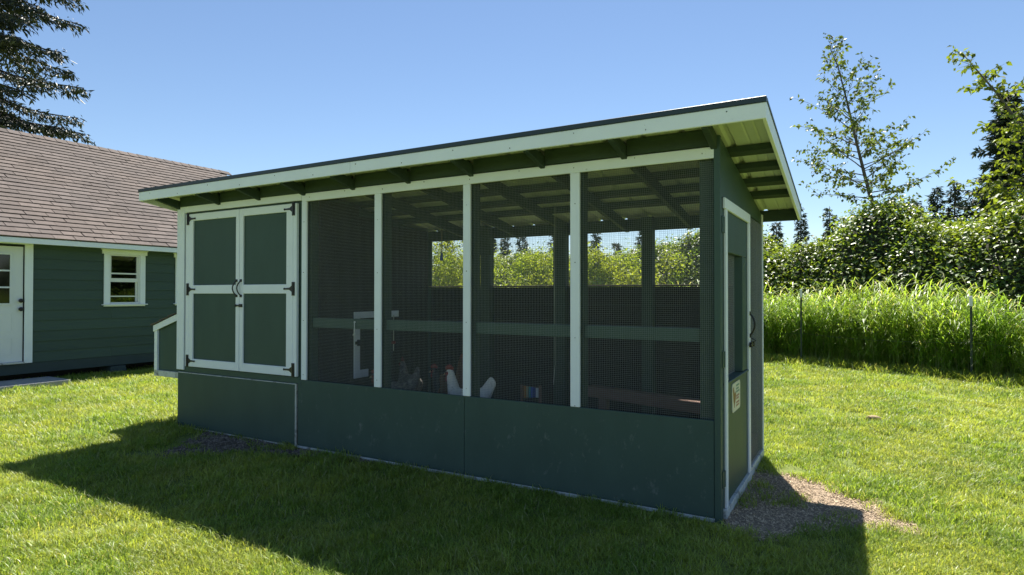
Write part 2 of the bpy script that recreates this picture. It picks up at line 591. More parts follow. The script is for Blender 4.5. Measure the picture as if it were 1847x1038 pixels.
def grass_clump(n, r, h, w):
    V, F = [], []
    for _ in range(n):
        a, d = random.uniform(0, 6.283), r * math.sqrt(random.random())
        bx, by = d * math.cos(a), d * math.sin(a)
        t = random.uniform(0, 6.283)
        hh = h * random.uniform(.55, 1.15)
        ln = hh * random.uniform(.4, 1.7)
        ww = w * random.uniform(.7, 1.3)
        dx, dy = math.cos(t), math.sin(t)
        sx, sy = -dy * ww / 2, dx * ww / 2
        i = len(V)
        V += [(bx - sx, by - sy, -.003), (bx + sx, by + sy, -.003),
              (bx + dx * ln * .35 + sx * .8, by + dy * ln * .35 + sy * .8, hh * .6), (bx + dx * ln * .35 - sx * .8, by + dy * ln * .35 - sy * .8, hh * .6),
              (bx + dx * ln, by + dy * ln, hh)]
        F += [(i, i + 1, i + 2), (i, i + 2, i + 3), (i + 3, i + 2, i + 4)]
    return np_mesh('grass_clump', V, F)


HOUSE_X = -10.5


def lawn_points(dens, lo, hi, span):
    x0, x1, y0, y1 = span
    n = int((x1 - x0) * (y1 - y0) * dens)
    x, y = rng.uniform(x0, x1, n), rng.uniform(y0, y1, n)
    dx, dy = x - CAM[0], y - CAM[1]
    d = np.hypot(dx, dy)
    fw = dx * FWD[0] + dy * FWD[1]
    rt = dx * RGT[0] + dy * RGT[1]
    k = (d >= lo) & (d < hi) & (np.abs(rt) < (fw + 2.0) * 0.95 + 0.5) & (fw > 1.0)
    k &= ~((x > -5.44) & (x < 0.055) & (y > -0.012) & (y < 1.76))
    k &= x > HOUSE_X + 0.02 - 0.5 * (rng.random(n) < .3)
    k &= ~((x > -10.45) & (x < -9.72) & (y < 0.95))
    jx, jy = x + (vnoise(x * 7, y * 7) - .5) * .22, y + (vnoise(x * 7 + 30, y * 7) - .5) * .22
    keep_few = rng.random(n) < .03
    k &= (~in_poly(jx, jy, PATCH_R)) | keep_few
    k &= (~in_poly(jx + .12, jy + .08, PATCH_L)) | (rng.random(n) < .10)
    k &= y < edge_y(x) + .5
    # bare strip where panels meet the ground
    k &= ~((y > -0.08) & (y < 0.0) & (x > -5.5) & (x < 0.1) & (rng.random(n) < .55))
    k &= rng.random(n) > 0.25 * (vnoise(x * 3, y * 3) > .75)
    return x[k], y[k]


PX, PY, SC = [], [], []
for dens, lo, hi, span, sc in ((290, 0, 4.4, (-4.5, 5.5, -4, 1.2), 1.0), (200, 4.4, 7.0, (-7, 6.5, -4, 3.4), 1.15), (105, 7.0, 10.5, (-11, 8, -4, 7), 1.4), (55, 10.5, 19, (-15, 9, -4, 14), 1.75)):
    x, y = lawn_points(dens, lo, hi, span)
    PX.append(x)
    PY.append(y)
    SC.append(sc * rng.uniform(.75, 1.25, len(x)) * (0.85 + 0.3 * vnoise(x * 1.7, y * 1.7)))
x, y, s_ = np.concatenate(PX), np.concatenate(PY), np.concatenate(SC)
n = len(x)
scatter('lawn_grass', np.stack([x, y, np.zeros(n)], 1), np.stack([rng.normal(0, .12, n), rng.normal(0, .12, n), rng.uniform(0, 6.3, n)], 1), s_,
        [grass_clump(70, .085, .034, .0042) for _ in range(6)], GRASS, label='short mown grass blades covering the lawn', cat='grass')
print('lawn clumps', n)

# coarser uncut tufts along the foot of the tall grass
n = 1500
x = rng.uniform(-4, 8, n)
y = edge_y(x) - np.abs(rng.normal(0, .28, n)) + .15
scatter('rough_grass', np.stack([x, y, np.zeros(n)], 1), np.stack([rng.normal(0, .15, n), rng.normal(0, .15, n), rng.uniform(0, 6.3, n)], 1), rng.uniform(.7, 1.5, n),
        [grass_clump(30, .11, .13, .008) for _ in range(4)], GRASS, label='rough uncut tufts along the foot of the tall grass', cat='grass')


# tall reed grass beyond the fence
def tall_clump(n, r, h):
    V, F = [], []
    for _ in range(n):
        a, d = random.uniform(0, 6.283), r * math.sqrt(random.random())
        p = Vector((d * math.cos(a), d * math.sin(a), 0))
        hh = h * random.uniform(.6, 1.1)
        t = random.uniform(0, 6.283)
        lean = Vector((math.cos(t), math.sin(t), 0))
        top = p + lean * hh * random.uniform(.02, .18) + Vector((0, 0, hh))
        side = Vector((-lean.y, lean.x, 0))
        i = len(V)
        V += [tuple(p - side * .004), tuple(p + side * .004), tuple(top)]
        F.append((i, i + 1, i + 2))
        for k in range(5):
            f = random.uniform(.2, .97)
            q = p.lerp(top, f)
            b = random.uniform(0, 6.283)
            o = Vector((math.cos(b), math.sin(b), 0))
            sd = Vector((-o.y, o.x, 0)) * random.uniform(.006, .011)
            ln = random.uniform(.18, .38)
            m_ = q + o * ln * .45 + Vector((0, 0, ln * .45))
            e = q + o * ln * .95 + Vector((0, 0, ln * random.uniform(.0, .6)))
            i = len(V)
            V += [tuple(q - sd * .4), tuple(q + sd * .4), tuple(m_ + sd), tuple(m_ - sd), tuple(e)]
            F += [(i, i + 1, i + 2), (i, i + 2, i + 3), (i + 3, i + 2, i + 4)]
    return np_mesh('tall_grass_clump', V, F)


n = 1250
x = rng.uniform(-5, 9, n)
u = rng.random(n) ** 1.3 * 1.25
y = edge_y(x) + .08 + u
scl = rng.uniform(.8, 1.12, n) * (0.78 + .34 * vnoise(x * 1.3, y * .8)) * np.where(u < .25, .85, 1)
scatter('tall_grass', np.stack([x, y, np.zeros(n)], 1), np.stack([rng.normal(0, .08, n), rng.normal(0, .08, n), rng.uniform(0, 6.3, n)], 1), scl,
        [tall_clump(14, .13, 1.36) for _ in range(6)], TALLG, label='tall bright green reed grass standing behind the wire fence', cat='tall grass')

# ------------------------------------------------------------------ house on the left
HX = HOUSE_X
house = thing('house', 'dark green clapboard outbuilding with brown shingle roof left of the coop', 'house', (HX - 3, 1.2, 0))
HY0, HY1 = -4.2, 6.0
EZ, RX, RZ = 2.25, HX - 3.1, 4.56          # eave height, ridge position
EX = HX + 0.30
WINS = [(1.77, 2.465), (3.03, 3.72)]
# wall core and interior
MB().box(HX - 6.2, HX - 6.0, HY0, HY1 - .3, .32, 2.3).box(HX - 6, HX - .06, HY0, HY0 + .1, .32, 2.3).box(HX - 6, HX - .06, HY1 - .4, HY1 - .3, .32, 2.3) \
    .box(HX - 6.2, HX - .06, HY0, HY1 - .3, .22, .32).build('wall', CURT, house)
core = MB()
zs = [(.32, 1.2), (1.2, 2.14), (2.14, 2.30)]
core.box(HX - .06, HX - .022, .70, HY1 - .3, .32, 1.2)
core.box(HX - .06, HX - .022, HY0, -.45, .32, 2.30)
core.box(HX - .06, HX - .022, .70, 1.80, 1.2, 2.14).box(HX - .06, HX - .022, 2.44, 3.06, 1.2, 2.14).box(HX - .06, HX - .022, 3.69, HY1 - .3, 1.2, 2.14)
core.box(HX - .06, HX - .022, -.45, HY1 - .3, 2.14, 2.30)
core.build('wall_sheathing', SIDING, house)
gb = MB().prism([(HX - 6.2, 2.3), (HX, 2.3), (RX, RZ - .12)], 'y', HY1 - .40, HY1 - .30)
gb.build('gable_wall', SIDING, house)
# clapboards, each one cut round the windows and door
rows = 12
exp_ = .163
for r in range(rows):
    z0 = .318 + r * exp_
    z1 = min(z0 + exp_ + .018, 2.29)
    spans = [(.732, HY1 - .3)] if r < 12 else []
    if z0 < 2.15 and z1 > 1.17:
        spans = [(.732, 1.775), (2.46, 3.035), (3.715, HY1 - .3)]
    elif not (z0 < 2.15 and z1 > 1.17):
        cut = [1.9, 3.4, 2.6, 4.3][r % 4]
        spans = [(.732, cut - .0015), (cut + .0015, HY1 - .3)]
    spans.append((HY0, -.47))
    for a, b in spans:
        p = [(HX - .020, z0), (HX + .004, z0), (HX - .010, z1), (HX - .020, z1)]
        q = MB().prism(p, 'y', a, b).build('siding_board', SIDING, house)
board('skirt_board', SKIRT, house, HX - .03, HX - .004, HY0, HY1 - .3, .15, .316)
for yy in (-3.4, -.6, 2.02, 4.6):
    pr = MB().prism([(yy - .15, 0), (yy + .15, 0), (yy + .12, .14), (yy - .12, .14)], 'x', HX - .36, HX + .01).build('pier_block', SKIRT, house, .004)
MB().box(HX - 3, HX - .4, HY0, HY1 - .4, 0.002, .2).build('crawl_space_shade', CURT, house)  # solid dark block in place of the shade under the floor
# eave fascia, soffit
board('fascia', WHITE, house, EX - .03, EX - .004, HY0 - .2, HY1 + .16, EZ - .095, EZ - .012)
board('soffit', WHITE, house, HX - .02, EX - .031, HY0, HY1 - .25, EZ - .07, EZ - .055, 0)
rk = MB()
d_ = Vector((RX - EX, 0, RZ - EZ))
L_ = d_.length
sl = d_.normalized()
nr = Vector((-sl.z, 0, sl.x)) if sl.x > 0 else Vector((sl.z, 0, -sl.x))


def roofp(s, t, yy):
    p = Vector((EX, 0, EZ)) + sl * s + nr * t
    return (p.x, yy, p.z)


MB().hexa([roofp(0, -.03, HY0 - .2), roofp(0, -.03, HY1 + .2), roofp(L_, -.03, HY1 + .2), roofp(L_, -.03, HY0 - .2),
           roofp(0, -.004, HY0 - .2), roofp(0, -.004, HY1 + .2), roofp(L_, -.004, HY1 + .2), roofp(L_, -.004, HY0 - .2)]).build('roof_deck', PLANKD, house)
MB().hexa([(RX, HY0 - .2, RZ - .05), (RX, HY1 + .2, RZ - .05), (2 * RX - EX, HY1 + .2, EZ - .05), (2 * RX - EX, HY0 - .2, EZ - .05),
           (RX, HY0 - .2, RZ - .005), (RX, HY1 + .2, RZ - .005), (2 * RX - EX, HY1 + .2, EZ), (2 * RX - EX, HY0 - .2, EZ)]).build('rear_roof_slope', SHINGLE, house)
MB().hexa([roofp(0, -.13, HY1 + .15), roofp(0, -.13, HY1 + .18), roofp(L_ - .1, -.13, HY1 + .18), roofp(L_ - .1, -.13, HY1 + .15),
           roofp(0, -.04, HY1 + .15), roofp(0, -.04, HY1 + .18), roofp(L_ - .1, -.04, HY1 + .18), roofp(L_ - .1, -.04, HY1 + .15)]).build('rake_board', WHITE, house)
# shingles
SHW, SHE = .305, .142
nrow = int(L_ / SHE)
shapes = []
for wv in (1.0, .97, 1.03):
    w2 = SHW * wv / 2 - .003
    q = MB().hexa([roofp(0, -.002, -w2), roofp(0, -.002, w2), roofp(SHE * 1.25, -.002, w2), roofp(SHE * 1.25, -.002, -w2),
                   roofp(0, .018, -w2), roofp(0, .018, w2), roofp(SHE * 1.25, .0005, w2), roofp(SHE * 1.25, .0005, -w2)])
    q.v = [(a - EX, b, c - EZ) for a, b, c in q.v]
    me = q.mesh('shingle')
    me.materials.append(SHINGLE)
    shapes.append(me)
cells = []
for r in range(nrow + 1):
    s0 = r * SHE - .01
    off = (r % 2) * SHW * .5 + random.uniform(-.05, .05)
    yy = HY0 - .2 + off
    while yy < HY1 + .1:
        if s0 + SHE * .6 < L_:
            cells.append((r, s0, yy))
        yy += SHW
def shown(c):
    p = roofp(c[1], 0, c[2])
    v = Vector(p) - Vector(CAM)
    fw, rt, up = v.dot(Vector(FWD)), v.dot(Vector(RGT)), v.dot(Vector(UPV))
    X = 923.5 + 1109.7 * rt / fw
    Y = 519 - 1109.7 * up / fw
    lim = 341 - (X - 250) * .1436 if X > 250 else 9999
    return fw > 0 and X > -12 and Y < lim + 6, fw
vis = sorted([c for c in cells if shown(c)[0]], key=lambda c: shown(c)[1])
first = set(vis[:300])
rest = MB()
for c in cells:
    r, s0, yy = c
    jit = random.uniform(-.004, .004)
    lift = random.uniform(0, .003)
    p = roofp(s0, lift, yy + jit)
    if c in first:
        o = bpy.data.objects.new('shingle', shapes[random.randrange(3)])
        COL.objects.link(o)
        o.location = p
        o.parent = house
        o.matrix_parent_inverse = wm(house).inverted()
    else:
        me = shapes[random.randrange(3)]
        i = len(rest.v)
        rest.v += [(v.co.x + p[0], v.co.y + p[1], v.co.z + p[2]) for v in me.vertices]
        rest.f += [tuple(i + k for k in f.vertices) for f in me.polygons]
tag(rest.build('roof_shingles', SHINGLE, house), kind='stuff')
rc = []
yy = HY0 - .2
k = 0
while yy < HY1 + .2:
    q = MB()
    rise = .012
    q.hexa([(RX - .13, yy, RZ - .085), (RX, yy, RZ + .006), (RX, yy + .30, RZ + .006), (RX - .13, yy + .30, RZ - .085),
            (RX - .13, yy, RZ - .07 + rise), (RX, yy, RZ + .02 + rise), (RX, yy + .3, RZ + .02), (RX - .13, yy + .3, RZ - .07)])
    q.hexa([(RX, yy, RZ + .006), (RX + .13, yy, RZ - .085), (RX + .13, yy + .3, RZ - .085), (RX, yy + .3, RZ + .006),
            (RX, yy, RZ + .02 + rise), (RX + .13, yy, RZ - .07 + rise), (RX + .13, yy + .3, RZ - .07), (RX, yy + .3, RZ + .02)])
    q.build('ridge_shingle', SHINGLE, house)
    yy += .205
    k += 1
# windows
for a, b in WINS:
    w = MB()
    w.box(HX + .004, HX + .026, a, a + .09, 1.215, 2.08).box(HX + .004, HX + .026, b - .09, b, 1.215, 2.08)
    w.box(HX + .004, HX + .030, a - .03, b + .03, 2.081, 2.15).box(HX + .004, HX + .036, a - .045, b + .045, 2.151, 2.165)
    w.box(HX + .004, HX + .024, a - .0, b + .0, 1.175, 1.196).box(HX + .004, HX + .05, a - .035, b + .035, 1.197, 1.214)
    win = w.build('window', WHITE, house, .002)
    ia, ib = a + .091, b - .091
    MB().box(HX - .05, HX + .003, ia - .02, ia + .022, 1.215, 2.08).box(HX - .05, HX + .003, ib - .022, ib + .02, 1.215, 2.08) \
        .box(HX - .05, HX + .003, ia + .023, ib - .023, 2.055, 2.08).box(HX - .05, HX + .003, ia + .023, ib - .023, 1.215, 1.245).build('frame', SASH, win)
    MB().box(HX - .035, HX - .012, ia + .023, ib - .023, 1.60, 1.665).box(HX - .035, HX - .012, ia + .023, ia + .04, 1.666, 2.05) \
        .box(HX - .035, HX - .012, ib - .04, ib - .023, 1.666, 2.05).box(HX - .034, HX - .016, ia + .041, ib - .041, 1.735, 1.76).build('upper_sash', SASH, win)
    MB().box(HX - .048, HX - .036, ib - .05, ib - .024, 1.25, 1.60).box(HX - .048, HX - .036, ia + .024, ib - .051, 1.34, 1.36).build('lower_sash', SASH, win)
    MB().box(HX - .043, HX - .040, ia + .041, ib - .041, 1.666, 2.054).build('pane', GLASS, win)
    MB().box(HX - .053, HX - .050, ia + .02, ib - .02, 1.246, 1.598).build('pane', GLASS, win)
# white entry door
dr = MB().box(HX - .05, HX - .012, -.33, .615, .345, 2.12).build('door', DOORW, house, .002)
trm = MB().box(HX + .004, HX + .028, .625, .732, .318, 2.155).box(HX + .004, HX + .028, -.45, -.34, .318, 2.155).box(HX + .004, HX + .028, -.45, .732, 2.156, 2.24)
trm.build('door_trim', WHITE, house, .002)
board('threshold', WHITE_OLD, house, HX - .06, HX + .05, -.34, .624, .317, .343)
lt = MB()
zt = [1.235, 1.49, 1.745, 2.0]
yv = [-.17, .145, .455]
for z in zt:
    lt.box(HX - .011, HX + .006, yv[0] - .015, yv[-1] + .015, z - .012, z + .012)
for q in (yv[0], yv[-1]):
    for k in range(3):
        lt.box(HX - .011, HX + .006, q - .015, q + .015, zt[k] + .0125, zt[k + 1] - .0125)
for k in range(3):
    lt.box(HX - .011, HX + .005, yv[1] - .01, yv[1] + .01, zt[k] + .0125, zt[k + 1] - .0125)
lt.build('muntins', DOORW, dr, .001)
for k in range(3):
    for a, b in ((yv[0] + .015, yv[1] - .01), (yv[1] + .01, yv[2] - .015)):
        MB().box(HX - .0115, HX - .0085, a, b, zt[k] + .012, zt[k + 1] - .012).build('pane', mat('dark_glass', (0.012, 0.012, 0.012), .06, spec=.6) if 'dark_glass' not in MATS else MATS['dark_glass'], dr)
for z in (1.285, 1.155):
    MB().ball((HX + .022, .578, z), (.03, .032, .032)).box(HX - .011, HX + .01, .56, .596, z - .02, z + .02).build('knob', BLACK, dr, smooth=True)
for z0, z1 in ((.46, .72), (.82, 1.10)):
    for a, b in ((-.2, .10), (.18, .48)):
        q = MB().box(HX - .0115, HX - .006, a, b, z0, z0 + .012).box(HX - .0115, HX - .006, a, b, z1 - .012, z1).box(HX - .0115, HX - .006, a, a + .012, z0 + .0125, z1 - .0125) \
            .box(HX - .0115, HX - .006, b - .012, b, z0 + .0125, z1 - .0125)
        q.build('panel_moulding', DOORW, dr)
tag(board('concrete_slab', CONC, None, -10.42, -9.72, -1.0, .93, 0.002, .085, .006), 'low grey concrete step slab on grass below the white door', 'step')

# ------------------------------------------------------------------ chicken coop
coop = thing('chicken_coop', 'dark green chicken coop with white trim and wire mesh sides', 'chicken coop', (-2.7, .86, 0))


def ztop(y):
    return 2.471 - .162 * (y + .3)


FXR, FXL, FY, BY = .345, -5.70, -.30, 1.80
# lower panels
hp = board('hinged_panel', GREEN, coop, -5.445, -3.672, -.030, -.008, .018, .568)
board('edge_strip', WHITE_OLD, hp, -5.445, -3.660, -.030, -.008, .5685, .575, .001)
board('edge_strip', WHITE_OLD, hp, -3.6715, -3.662, -.030, -.008, .018, .568, .001)
board('base_strip', WHITE_OLD, coop, -5.445, -3.66, -.022, -.003, .001, .016, .002)
for a, b in ((-3.646, -1.8315), (-1.8285, .008)):
    board('lower_panel', GREEN_SCUFF, coop, a, b, -.020, -.003, .022, .617)
board('base_strip', WHITE_OLD, coop, -3.648, .03, -.024, -.0035, -.003, .021, .003)
board('sill_board', GREEN, coop, -5.36, -3.62, -.014, .0, .578, .636)
# floor
board('floor', LITTER, coop, -5.40, .02, .02, 1.69, .02, .22, 0)
# corner posts and framing posts
board('corner_board', GREEN, coop, .010, .048, -.026, .012, .0, 2.36)
board('post', GREEN_WOOD, coop, -.085, .009, .016, .10, .22, 2.30)
for cx in (-2.695, -1.807, -.914):
    board('post', GREEN_WOOD, coop, cx - .045, cx + .045, .016, .10, .22, 2.28)
board('post', GREEN_WOOD, coop, -3.60, -3.515, .016, .10, .22, 2.28)
for a, b in ((-3.514, -2.741), (-2.649, -1.853), (-1.761, -.960), (-.868, -.086)):
    board('mid_rail', GREEN, coop, a, b, .030, .068, 1.088, 1.175)
# white battens and header trim
for a, b in ((-3.601, -3.537), (-2.733, -2.660), (-1.842, -1.776), (-.950, -.880)):
    board('batten', WHITE, coop, a, b, -.024, -.004, .6175, 2.222)
board('header_trim', WHITE, coop, -3.60, .035, -.0245, -.004, 2.2225, 2.293)
board('door_header', WHITE, coop, -5.350, -3.603, -.028, -.004, 2.236, 2.325)
board('corner_trim', WHITE, coop, -5.440, -5.352, -.028, .0, .60, 2.325)
board('corner_trim', WHITE, coop, -5.475, -5.4405, -.028, .07, .60, 2.325)
board('top_plate', GREEN_WOOD, coop, -5.44, .009, .005, .10, 2.285, 2.345)
# left bay behind the doors
board('bay_wall', GREEN, coop, -5.44, -3.605, .004, .015, .3, 2.284)
# double doors
for side, (a, b) in (('l', (-5.262, -4.456)), ('r', (-4.450, -3.702))):
    sgn = 1 if side == 'l' else -1
    d = board('door', GREEN, coop, a + .003, b - .003, -.016, .002, .642, 2.214)
    for p, q in ((a, a + .070), (b - .052, b)) if side == 'l' else ((a, a + .052), (b - .088, b)):
        board('stile', WHITE, d, p, q, -.034, -.0165, .642, 2.214)
    p, q = (a + .0705, b - .0525) if side == 'l' else (a + .0525, b - .0885)
    for z0, z1 in ((.642, .722), (1.393, 1.479), (2.143, 2.214)):
        board('rail', WHITE, d, p, q, -.0335, -.0165, z0, z1)
    hx = a - .010 if side == 'l' else b + .012
    for z in (.70, 1.437, 2.165):
        h = MB().box(hx - .016, hx + .016, -.043, -.0345, z - .062, z + .062)
        h.prism([(hx + sgn * .0165, z - .030), (hx + sgn * .05, z - .010), (hx + sgn * .115, z - .006), (hx + sgn * .125, z), (hx + sgn * .115, z + .006), (hx + sgn * .05, z + .010), (hx + sgn * .0165, z + .030)],
                'y', -.0405, -.0345)
        h.tube([(hx, -.044, z - .05), (hx, -.044, z + .05)], .007, 8)
        h.ball((hx + sgn * .118, -.040, z), (.010, .006, .010))
        h.build('hinge', BLACK, d)
    hz = -4.490 if side == 'l' else -4.425
    bow = -.018
    pts = [(hz, -.036, 1.375)] + [(hz + bow * math.sin(math.pi * t), -.036 - .032 * math.sin(math.pi * t) ** .6, 1.375 + .14 * t) for t in (.08, .2, .35, .5, .65, .8, .92)] + [(hz, -.036, 1.515)]
    MB().tube(pts, .0065, 8).box(hz - .014, hz + .014, -.040, -.0345, 1.358, 1.382).box(hz - .014, hz + .014, -.040, -.0345, 1.508, 1.532).build('handle', BLACK, d)
    jx = (a - .0285, a - .002) if side == 'l' else (b + .002, b + .048)
    board('jamb_strip', WHITE, coop, jx[0] - (.022 if side == 'l' else 0), jx[1], -.034, -.004, .640, 2.214)
bl = MB().box(-4.446, -4.402, -.046, -.0345, 1.262, 1.292).tube([(-4.50, -.042, 1.277), (-4.405, -.042, 1.277)], .006, 8).box(-4.502, -4.474, -.044, -.0345, 1.268, 1.286).ball((-4.495, -.045, 1.277), (.009, .009, .015))
bl.build('bolt_latch', BLACK, coop)

nh = MB()


def nail(x, y, z, rad=.004):
    nh.tube([(x + random.uniform(-.006, .006), y, z), (x, y - .0012, z)], rad, 6)


for k in range(9):
    nail(-3.5 + k * .43, -.0246, 2.257 + (k % 2) * .02)
for cx in (-3.57, -2.697, -1.81, -.915):
    for z in (.66, 1.13, 1.6, 2.05):
        nail(cx, -.0241, z + random.uniform(-.05, .05), .0035)
for k in range(13):
    nail(-5.5 + k * .47, FY - .0012, ztop(FY) - .055 - (k % 2) * .04)
for a, b in ((-3.60, -1.87), (-1.79, -.03)):
    for k in range(7):
        for z in (.06, .58):
            nail(a + (b - a) * k / 6, -.0201, z + random.uniform(-.01, .01), .0035)
tag(nh.build('nail_heads', mat('rusty_steel', (.06, .05, .04), .6), coop), kind='stuff')

# wire mesh


def wire_panel(name, o, u, v, nu, nv, r=.00048, wob=.00025):
    """grid of wires: o origin, u/v edge vectors (Vector), nu/nv wire counts"""
    o, u, v = np.array(o), np.array(u), np.array(v)
    nrm = np.cross(u, v)
    nrm = nrm / np.linalg.norm(nrm)
    V, F = [], []

    def wires(p, e, f, cnt, seg):
        e1 = e / np.linalg.norm(e)
        f1 = f / np.linalg.norm(f)
        for k in range(cnt + 1):
            base = p + f * (k / cnt)
            i0 = len(V)
            for sgm in range(seg + 1):
                c = base + e * (sgm / seg) + f1 * rng.normal(0, wob) + nrm * rng.normal(0, wob)
                for a, b in ((r, r), (-r, r), (-r, -r), (r, -r)):
                    V.append(c + f1 * a + nrm * b)
            for sgm in range(seg):
                for q in range(4):
                    a, b = i0 + sgm * 4 + q, i0 + sgm * 4 + (q + 1) % 4
                    F.append((a, b, b + 4, a + 4))
    wires(o, u, v, nv, 6)
    wires(o + nrm * r * 2, v, u, nu, 6)
    me = np_mesh(name, np.array(V), np.array(F))
    return tag(link(name, me, GALV, coop), kind='stuff')


CELL = .0127
for a, b in ((-3.56, -2.70), (-2.70, -1.81), (-1.81, -.915), (-.915, .008)):
    wire_panel('wire_mesh', (a, .010, .60), (b - a, 0, 0), (0, 0, 1.66), round((b - a) / CELL), round(1.66 / CELL))
BACKW = [(-3.46, -2.735), (-2.615, -1.875), (-1.74, -.975), (-.868, -.40)]
for a, b in BACKW:
    wire_panel('wire_mesh', (a, 1.735, 1.45), (b - a, 0, 0), (0, 0, .56), round((b - a) / CELL), round(.56 / CELL))

# back wall: planks, posts, header, sill
z = .22
k = 0
while z < 1.46:
    h = min(.178, 1.462 - z)
    for a, b in ((-3.46, -1.80), (-1.797, .02)):
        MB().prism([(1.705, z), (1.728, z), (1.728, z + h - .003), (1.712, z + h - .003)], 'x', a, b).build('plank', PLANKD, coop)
    z += h
    k += 1
board('outer_back_panel', GREEN, coop, -5.44, .03, 1.730, 1.745, .02, 1.455)
board('outer_back_panel', GREEN, coop, -5.44, -3.47, 1.730, 1.745, 1.456, 2.10)
board('outer_back_panel', GREEN, coop, -.395, .03, 1.730, 1.745, 1.456, 2.10)
board('back_sill', PLY, coop, -3.46, .02, 1.66, 1.775, 1.463, 1.478)
board('back_header', GREEN_WOOD, coop, -5.44, .02, 1.69, 1.745, 1.985, 2.095)
for a, b in ((-2.732, -2.618), (-1.872, -1.743), (-.972, -.870), (-.398, -.31), (-.085, .02)):
    board('back_post', GREEN_WOOD, coop, a, b, 1.605, 1.700, .22, 2.10)
MB().prism([(1.60, 1.80), (1.604, 1.80), (1.604, 2.10), (1.50, 2.10)], 'x', -2.76, -2.59).build('gusset', GREEN_WOOD, coop)
# end wall at left and the hen-house partition with its pop door
board('end_wall', GREEN, coop, -5.455, -5.441, .071, 1.745, .02, 2.06)
PXw = -3.50
pw = MB().box(PXw - .02, PXw, .101, .60, .22, 2.25).box(PXw - .02, PXw, 1.10, 1.70, .22, 2.10).box(PXw - .02, PXw, .601, 1.099, 1.15, 2.15).box(PXw - .02, PXw, .601, 1.099, .22, .64)
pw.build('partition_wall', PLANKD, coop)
pd = board('pop_opening_shade', CURT, coop, PXw - .018, PXw - .004, .601, 1.099, .641, 1.149)  # dark board fills the opening, its black standing in for shade inside
board('trim', WHITE, pd, PXw + .001, PXw + .02, .525, 1.175, 1.151, 1.215)
board('trim', WHITE, pd, PXw + .001, PXw + .02, .525, .600, .570, 1.150)
board('trim', WHITE, pd, PXw + .001, PXw + .02, .601, .72, .570, .645)
MB().box(PXw + .021, PXw + .03, .53, .60, .90, .93).box(PXw + .021, PXw + .045, .555, .575, .885, .945).build('latch', BLACK, pd)
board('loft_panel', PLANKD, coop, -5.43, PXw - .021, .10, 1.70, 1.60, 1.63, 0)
# roof structure
for x0 in [.012] + [-.56 - .602 * k for k in range(8)] + [-5.44]:
    zz = [(-.275, ztop(-.275) - .063), (BY - .03, ztop(BY - .03) - .063), (BY - .03, ztop(BY - .03) - .155), (.0, ztop(0) - .153), (-.275, ztop(-.275) - .125)]
    MB().prism(zz, 'x', x0 - .019, x0 + .019).build('rafter', GREEN_WOOD, coop, .003)
for yy in (-.235, .335, .655, .975, 1.285):
    za, zb = ztop(yy - .044), ztop(yy + .044)
    MB().prism([(yy - .044, za - .022), (yy + .044, zb - .022), (yy + .044, zb - .0615), (yy - .044, za - .0615)], 'x', FXL + .022, FXR - .022).build('purlin', GREEN_WOOD, coop, .003)
prev = None
xs_ = [.012] + [-.56 - .602 * k for k in range(8)] + [-5.44]
for a, b in zip(xs_[1:], xs_[:-1]):
    board('blocking', GREEN_WOOD, coop, a + .0195, b - .0195, -.036, -.004, 2.298, 2.402)
# roof sheets with ribs
nsheet = 6
wsh = (FXR - FXL) / nsheet
for k in range(nsheet):
    x0 = FXL + k * wsh
    prof = []
    xx = x0
    nr_ = 4
    st = wsh / nr_
    for r in range(nr_):
        b0 = x0 + r * st
        prof += [(b0, 0), (b0 + st * .30, 0), (b0 + st * .34, .004), (b0 + st * .38, 0), (b0 + st * .55, 0), (b0 + st * .59, .004), (b0 + st * .63, 0), (b0 + st * .80, 0), (b0 + st * .86, .019), (b0 + st * .94, .019)]
    prof.append((x0 + wsh, 0))
    q = MB()
    m_ = len(prof)
    for yy in (FY + .021, BY + .03):
        for t in (-.020, -.0205 + .0015):
            q.v += [(px, yy, ztop(yy) + pz + t) for px, pz in prof]
    for i in range(m_ - 1):
        q.f += [(i, i + 1, 2 * m_ + i + 1, 2 * m_ + i), (m_ + i + 1, m_ + i, 3 * m_ + i, 3 * m_ + i + 1)]
    q.build('roof_sheet', SHEET, coop)
# fascias and metal edge trim
board('fascia', WHITE, coop, FXL, -2.74, FY - .001, FY + .019, ztop(FY) - .121, ztop(FY) - .031)
board('fascia', WHITE, coop, -2.7385, FXR, FY, FY + .02, ztop(FY) - .120, ztop(FY) - .031)
board('roof_edge_trim', DRIP, coop, FXL - .006, FXR + .004, FY - .007, FY + .015, ztop(FY) - .0305, ztop(FY) + .002, .002)
for xf, s in ((FXR, -1), (FXL, 1)):
    a, b = FY + .0205, BY
    c0, c1 = sorted((xf, xf + s * .02))
    MB().prism([(a, ztop(a) - .120), (a, ztop(a) - .016), (b + .02, ztop(b + .02) - .016), (b, ztop(b) - .118)], 'x', c0, c1).build('fascia', WHITE, coop, .002)
    c0, c1 = sorted((xf - s * .005, xf + s * .03))
    MB().prism([(a, ztop(a) - .0155), (a, ztop(a) + .002), (b + .04, ztop(b + .04) + .002), (b + .04, ztop(b + .04) - .0155)], 'x', c0, c1).build('roof_edge_trim', DRIP, coop, .002)
board('back_fascia', GREEN_WOOD, coop, FXL + .021, FXR - .021, BY - .028, BY + .004, ztop(BY) - .118, ztop(BY) - .022)
